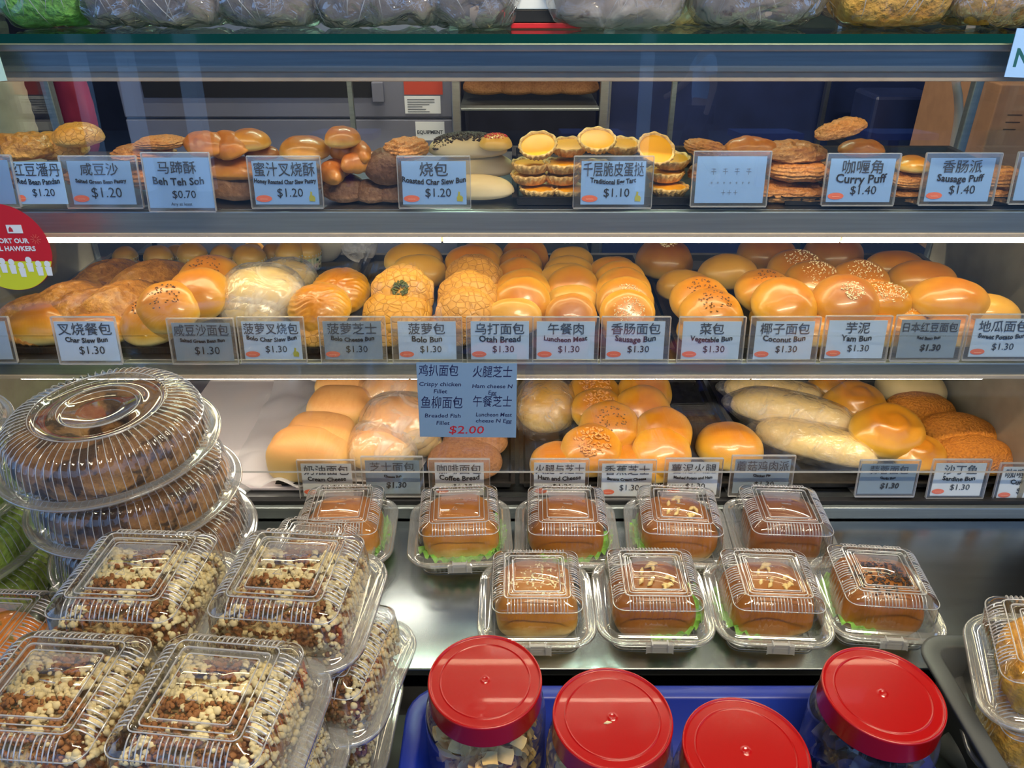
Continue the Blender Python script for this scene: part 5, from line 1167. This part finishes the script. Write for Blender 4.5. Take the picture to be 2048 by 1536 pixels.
tag(MB().box((q0.x - .02, 2.15, 0), (q1.x + .02, 2.42, q0.z - .001)).build('side_cabinet', M['dark'], None), 'dark stand under the grey-blue container', 'stand')
# cardboard box at the right
M['card'] = plain('cardboard', (150, 112, 84), .8, 0, .05, 30, var=.1)
cbx = thing('cardboard_box', 'brown cardboard carton with printed marks at the right edge', 'carton', (1.15, 1.8, 1.0), (0, 0, R(-4)))
q0, q1 = at(1945, 400, 1.72), at(2120, 170, 1.72)
MB().box((q0.x - 1.15, -.08, .0), (q0.x - 1.15 + .55, .3, q1.z - 1.0)).build('carton_body', M['card'], cbx, bevel=.003)
for k, (dx, dz, w_, h_) in enumerate([(.03, -.06, .03, .002), (.03, -.075, .03, .002), (.03, -.09, .025, .002), (.02, -.15, .022, .03), (.09, -.05, .05, .002), (.09, -.11, .04, .002)]):
    MB().box((q0.x - 1.15 + dx, -.0815, q1.z - 1.0 + dz - h_), (q0.x - 1.15 + dx + w_, -.0805, q1.z - 1.0 + dz)).build('carton_print', M['dusk'] if False else plain('carton_ink', (70, 50, 42), .8), cbx)
kb2 = MB().box((.95, 1.70, 0), (1.75, 2.14, .999)).build('side_bench', M['steel'], None); tag(kb2, 'steel bench under the cardboard carton', 'bench')
# hose hanging at the right
pts = [Vector((at(1915, 165, 1.6).x, 1.6, 2.71))] + [at(1912 + 6 * math.sin(k * .8), 165 + k * 26, 1.6) for k in range(8)]
tag(MB().tube(pts + [Vector((pts[-1].x, 1.62, .9))], .008, 10).build('grey_hose', plain('hose_grey', (150, 140, 140), .4), None, True), 'pale grey hose hanging inside right of the curry puffs', 'hose')
# stack of clear lids and red bag at the left
p = at(10, 300, 1.62)
t = thing('lid_stack', 'tall stack of pale clear lids at the left behind the upper shelf', 'stack of lids', (p.x - .02, 1.62, .95))
mb = MB(); mb.lathe([(.085 + .002 * (k % 2), k * .012) for k in range(48)], 48, cap0=True, cap1=True); mb.build('lids', plain('pale_lids', (168, 168, 150), .4, var=.1), t, True); tag(MB().box((p.x - .3, 1.5, 0), (p.x + .12, 1.9, .949)).build('side_bench', M['steel'], None), 'steel bench under the stack of clear lids', 'bench')
p = at(150, 200, 2.0)
vf = blob(.04, .03, .13, 2.4, 1, .15, 20, 3); t = tag(link('red_bag', bm_mesh('red_bag', vf, plain('red_cloth', (130, 20, 50), .6)), None, (p.x, 2.0, p.z - .01)), 'dark red bag hanging at the left behind the case', 'bag')
MB().tube([(0, 0, .12), (0, 0, .5)], .004, 6).build('bag_strap', M['dark'], t)
for px, lb in ((640, 'white tub at the back right of the muffins'), (712, 'crumpled white bag at the back left of the herb bun')):
    q = at_z(px, 545, Z2 + .002); rr = 1
    vf = blob(.036, .02, .045, 3, 1, .12, 30, px); o = link('white_packet', bm_mesh('white_packet', vf, M['milky'] if px > 700 else plain('white_tub', (190, 184, 176), .5)), None, (q.x, 1.385, Z2 + .047)); tag(o, lb, 'packet')

# ------------------------------------------------------------------ the walkway behind the viewer, mirrored in the glass
M['pillar'] = plain('pillar_paint', (240, 244, 248), .6)
for px, wd, lb in ((172, .10, 'slim white column far left across the walkway'), (387, .17, 'broad white column left across the walkway'), (265, .12, 'grey white column between the left two across the walkway'), (1290, .12, 'white column right of centre across the walkway')):
    yv = 9.0; q = at_y(px, 170, yv); Y = 2 * .98 - yv
    tag(MB().box((q.x - wd / 2, Y - .1, 0), (q.x + wd / 2, Y + .1, 3.1)).build('walkway_column', M['pillar'], None), lb, 'column', 'columns across the walkway')
o = MB().box((-12, -14.2, 0), (12, -14, 2.55)).build('opposite_stalls', plain('opposite_dark', (26, 30, 44), .7), None); tag(o, 'dark row of closed stalls far across the walkway', 'stalls')
for k, (x, c) in enumerate([(-3.2, (160, 40, 50)), (-.6, (190, 50, 60)), (1.3, (40, 120, 90)), (3.4, (170, 180, 200))]):
    tag(MB().box((x - .7, -13.95, 2.58), (x + .7, -13.85, 3.0)).build('stall_signboard', plain('board_%d' % k, c, .5), None), ['dark red signboard over the far stalls', 'bright red signboard over the far stalls', 'green signboard over the far stalls', 'pale signboard over the far stalls'][k], 'signboard')
for k, x in enumerate((-1.9, .9, 2.9, 4.4)):
    tag(MB().box((x - .35, -7.6, .55), (x + .35, -7.0, .62)).box((x - .04, -7.35, 0), (x + .04, -7.25, .55)).build('walkway_table', plain('blue_table_%d' % k, (40, 70, 150), .4), None), ['table across the walkway furthest left', 'table across the walkway near the middle', 'table across the walkway right of the passer-by', 'table across the walkway furthest right'][k], 'table')
def person(loc, face):
    t = thing('person', 'person in a pale blue shirt walking past, arm swinging', 'person', loc, (0, 0, face))
    skin = plain('skin', (196, 150, 122), .5); shirt = plain('pale_blue_shirt', (196, 222, 246), .7); tr = plain('dark_trousers', (24, 26, 40), .7); hair = plain('dark_hair', (130, 140, 150), .7)
    def sk(name, nodes, edges, mat, lvl=2):
        me = bpy.data.meshes.new(name); me.from_pydata([n[0] for n in nodes], edges, []); o = bpy.data.objects.new(name, me); col.objects.link(o); o.parent = t
        m = o.modifiers.new('skin', 'SKIN'); m.use_smooth_shade = True
        for i, nd in enumerate(nodes): me.skin_vertices[0].data[i].radius = (nd[1], nd[2] if len(nd) > 2 else nd[1]); 
        me.skin_vertices[0].data[0].use_root = True
        s = o.modifiers.new('sub', 'SUBSURF'); s.levels = lvl; s.render_levels = lvl; me.materials.append(mat); return o
    N = [((0, 0, .92), .13, .10), ((0, 0, 1.15), .12, .09), ((0, 0, 1.38), .15, .10), ((0, 0, 1.48), .055), ((0, .01, 1.56), .06), ((0, .02, 1.64), .085, .095),
         ((.2, 0, 1.40), .05), ((.24, -.06, 1.14), .042), ((.24, -.02, .92), .03), ((.24, .0, .84), .035, .02), ((-.2, 0, 1.40), .05), ((-.25, .12, 1.16), .042), ((-.24, .3, 1.02), .03), ((-.24, .37, .99), .035, .02),
         ((.1, .03, .86), .09), ((.1, .16, .50), .065), ((.1, .10, .10), .04), ((.1, .22, .04), .04, .03), ((-.1, -.03, .86), .09), ((-.1, -.06, .50), .065), ((-.1, -.30, .14), .04), ((-.1, -.20, .04), .04, .03)]
    E = [(0, 1), (1, 2), (2, 3), (3, 4), (4, 5), (2, 6), (6, 7), (7, 8), (8, 9), (2, 10), (10, 11), (11, 12), (12, 13), (0, 14), (14, 15), (15, 16), (16, 17), (0, 18), (18, 19), (19, 20), (20, 21)]
    b = sk('body', N, E, skin); sk('shirt', [((0, 0, .88), .165, .13), ((0, 0, 1.15), .15, .12), ((0, 0, 1.40), .165, .115), ((.2, 0, 1.39), .07), ((.235, -.04, 1.22), .062), ((-.2, 0, 1.39), .07), ((-.24, .08, 1.24), .062)], [(0, 1), (1, 2), (2, 3), (3, 4), (2, 5), (5, 6)], shirt)
    sk('trousers', [((0, 0, .90), .15, .115), ((.1, .03, .84), .11), ((.1, .16, .50), .085), ((.1, .11, .14), .07), ((-.1, -.03, .84), .11), ((-.1, -.06, .50), .085), ((-.1, -.28, .18), .07)], [(0, 1), (1, 2), (2, 3), (0, 4), (4, 5), (5, 6)], tr)
    vf = blob(.092, .104, .075, 2, .3, .03, 20, 2, 24, 14); o = link('cap', bm_mesh('cap', vf, hair), t, (0, .015, 1.70))
person((2.05, -6.9, 0), R(90))
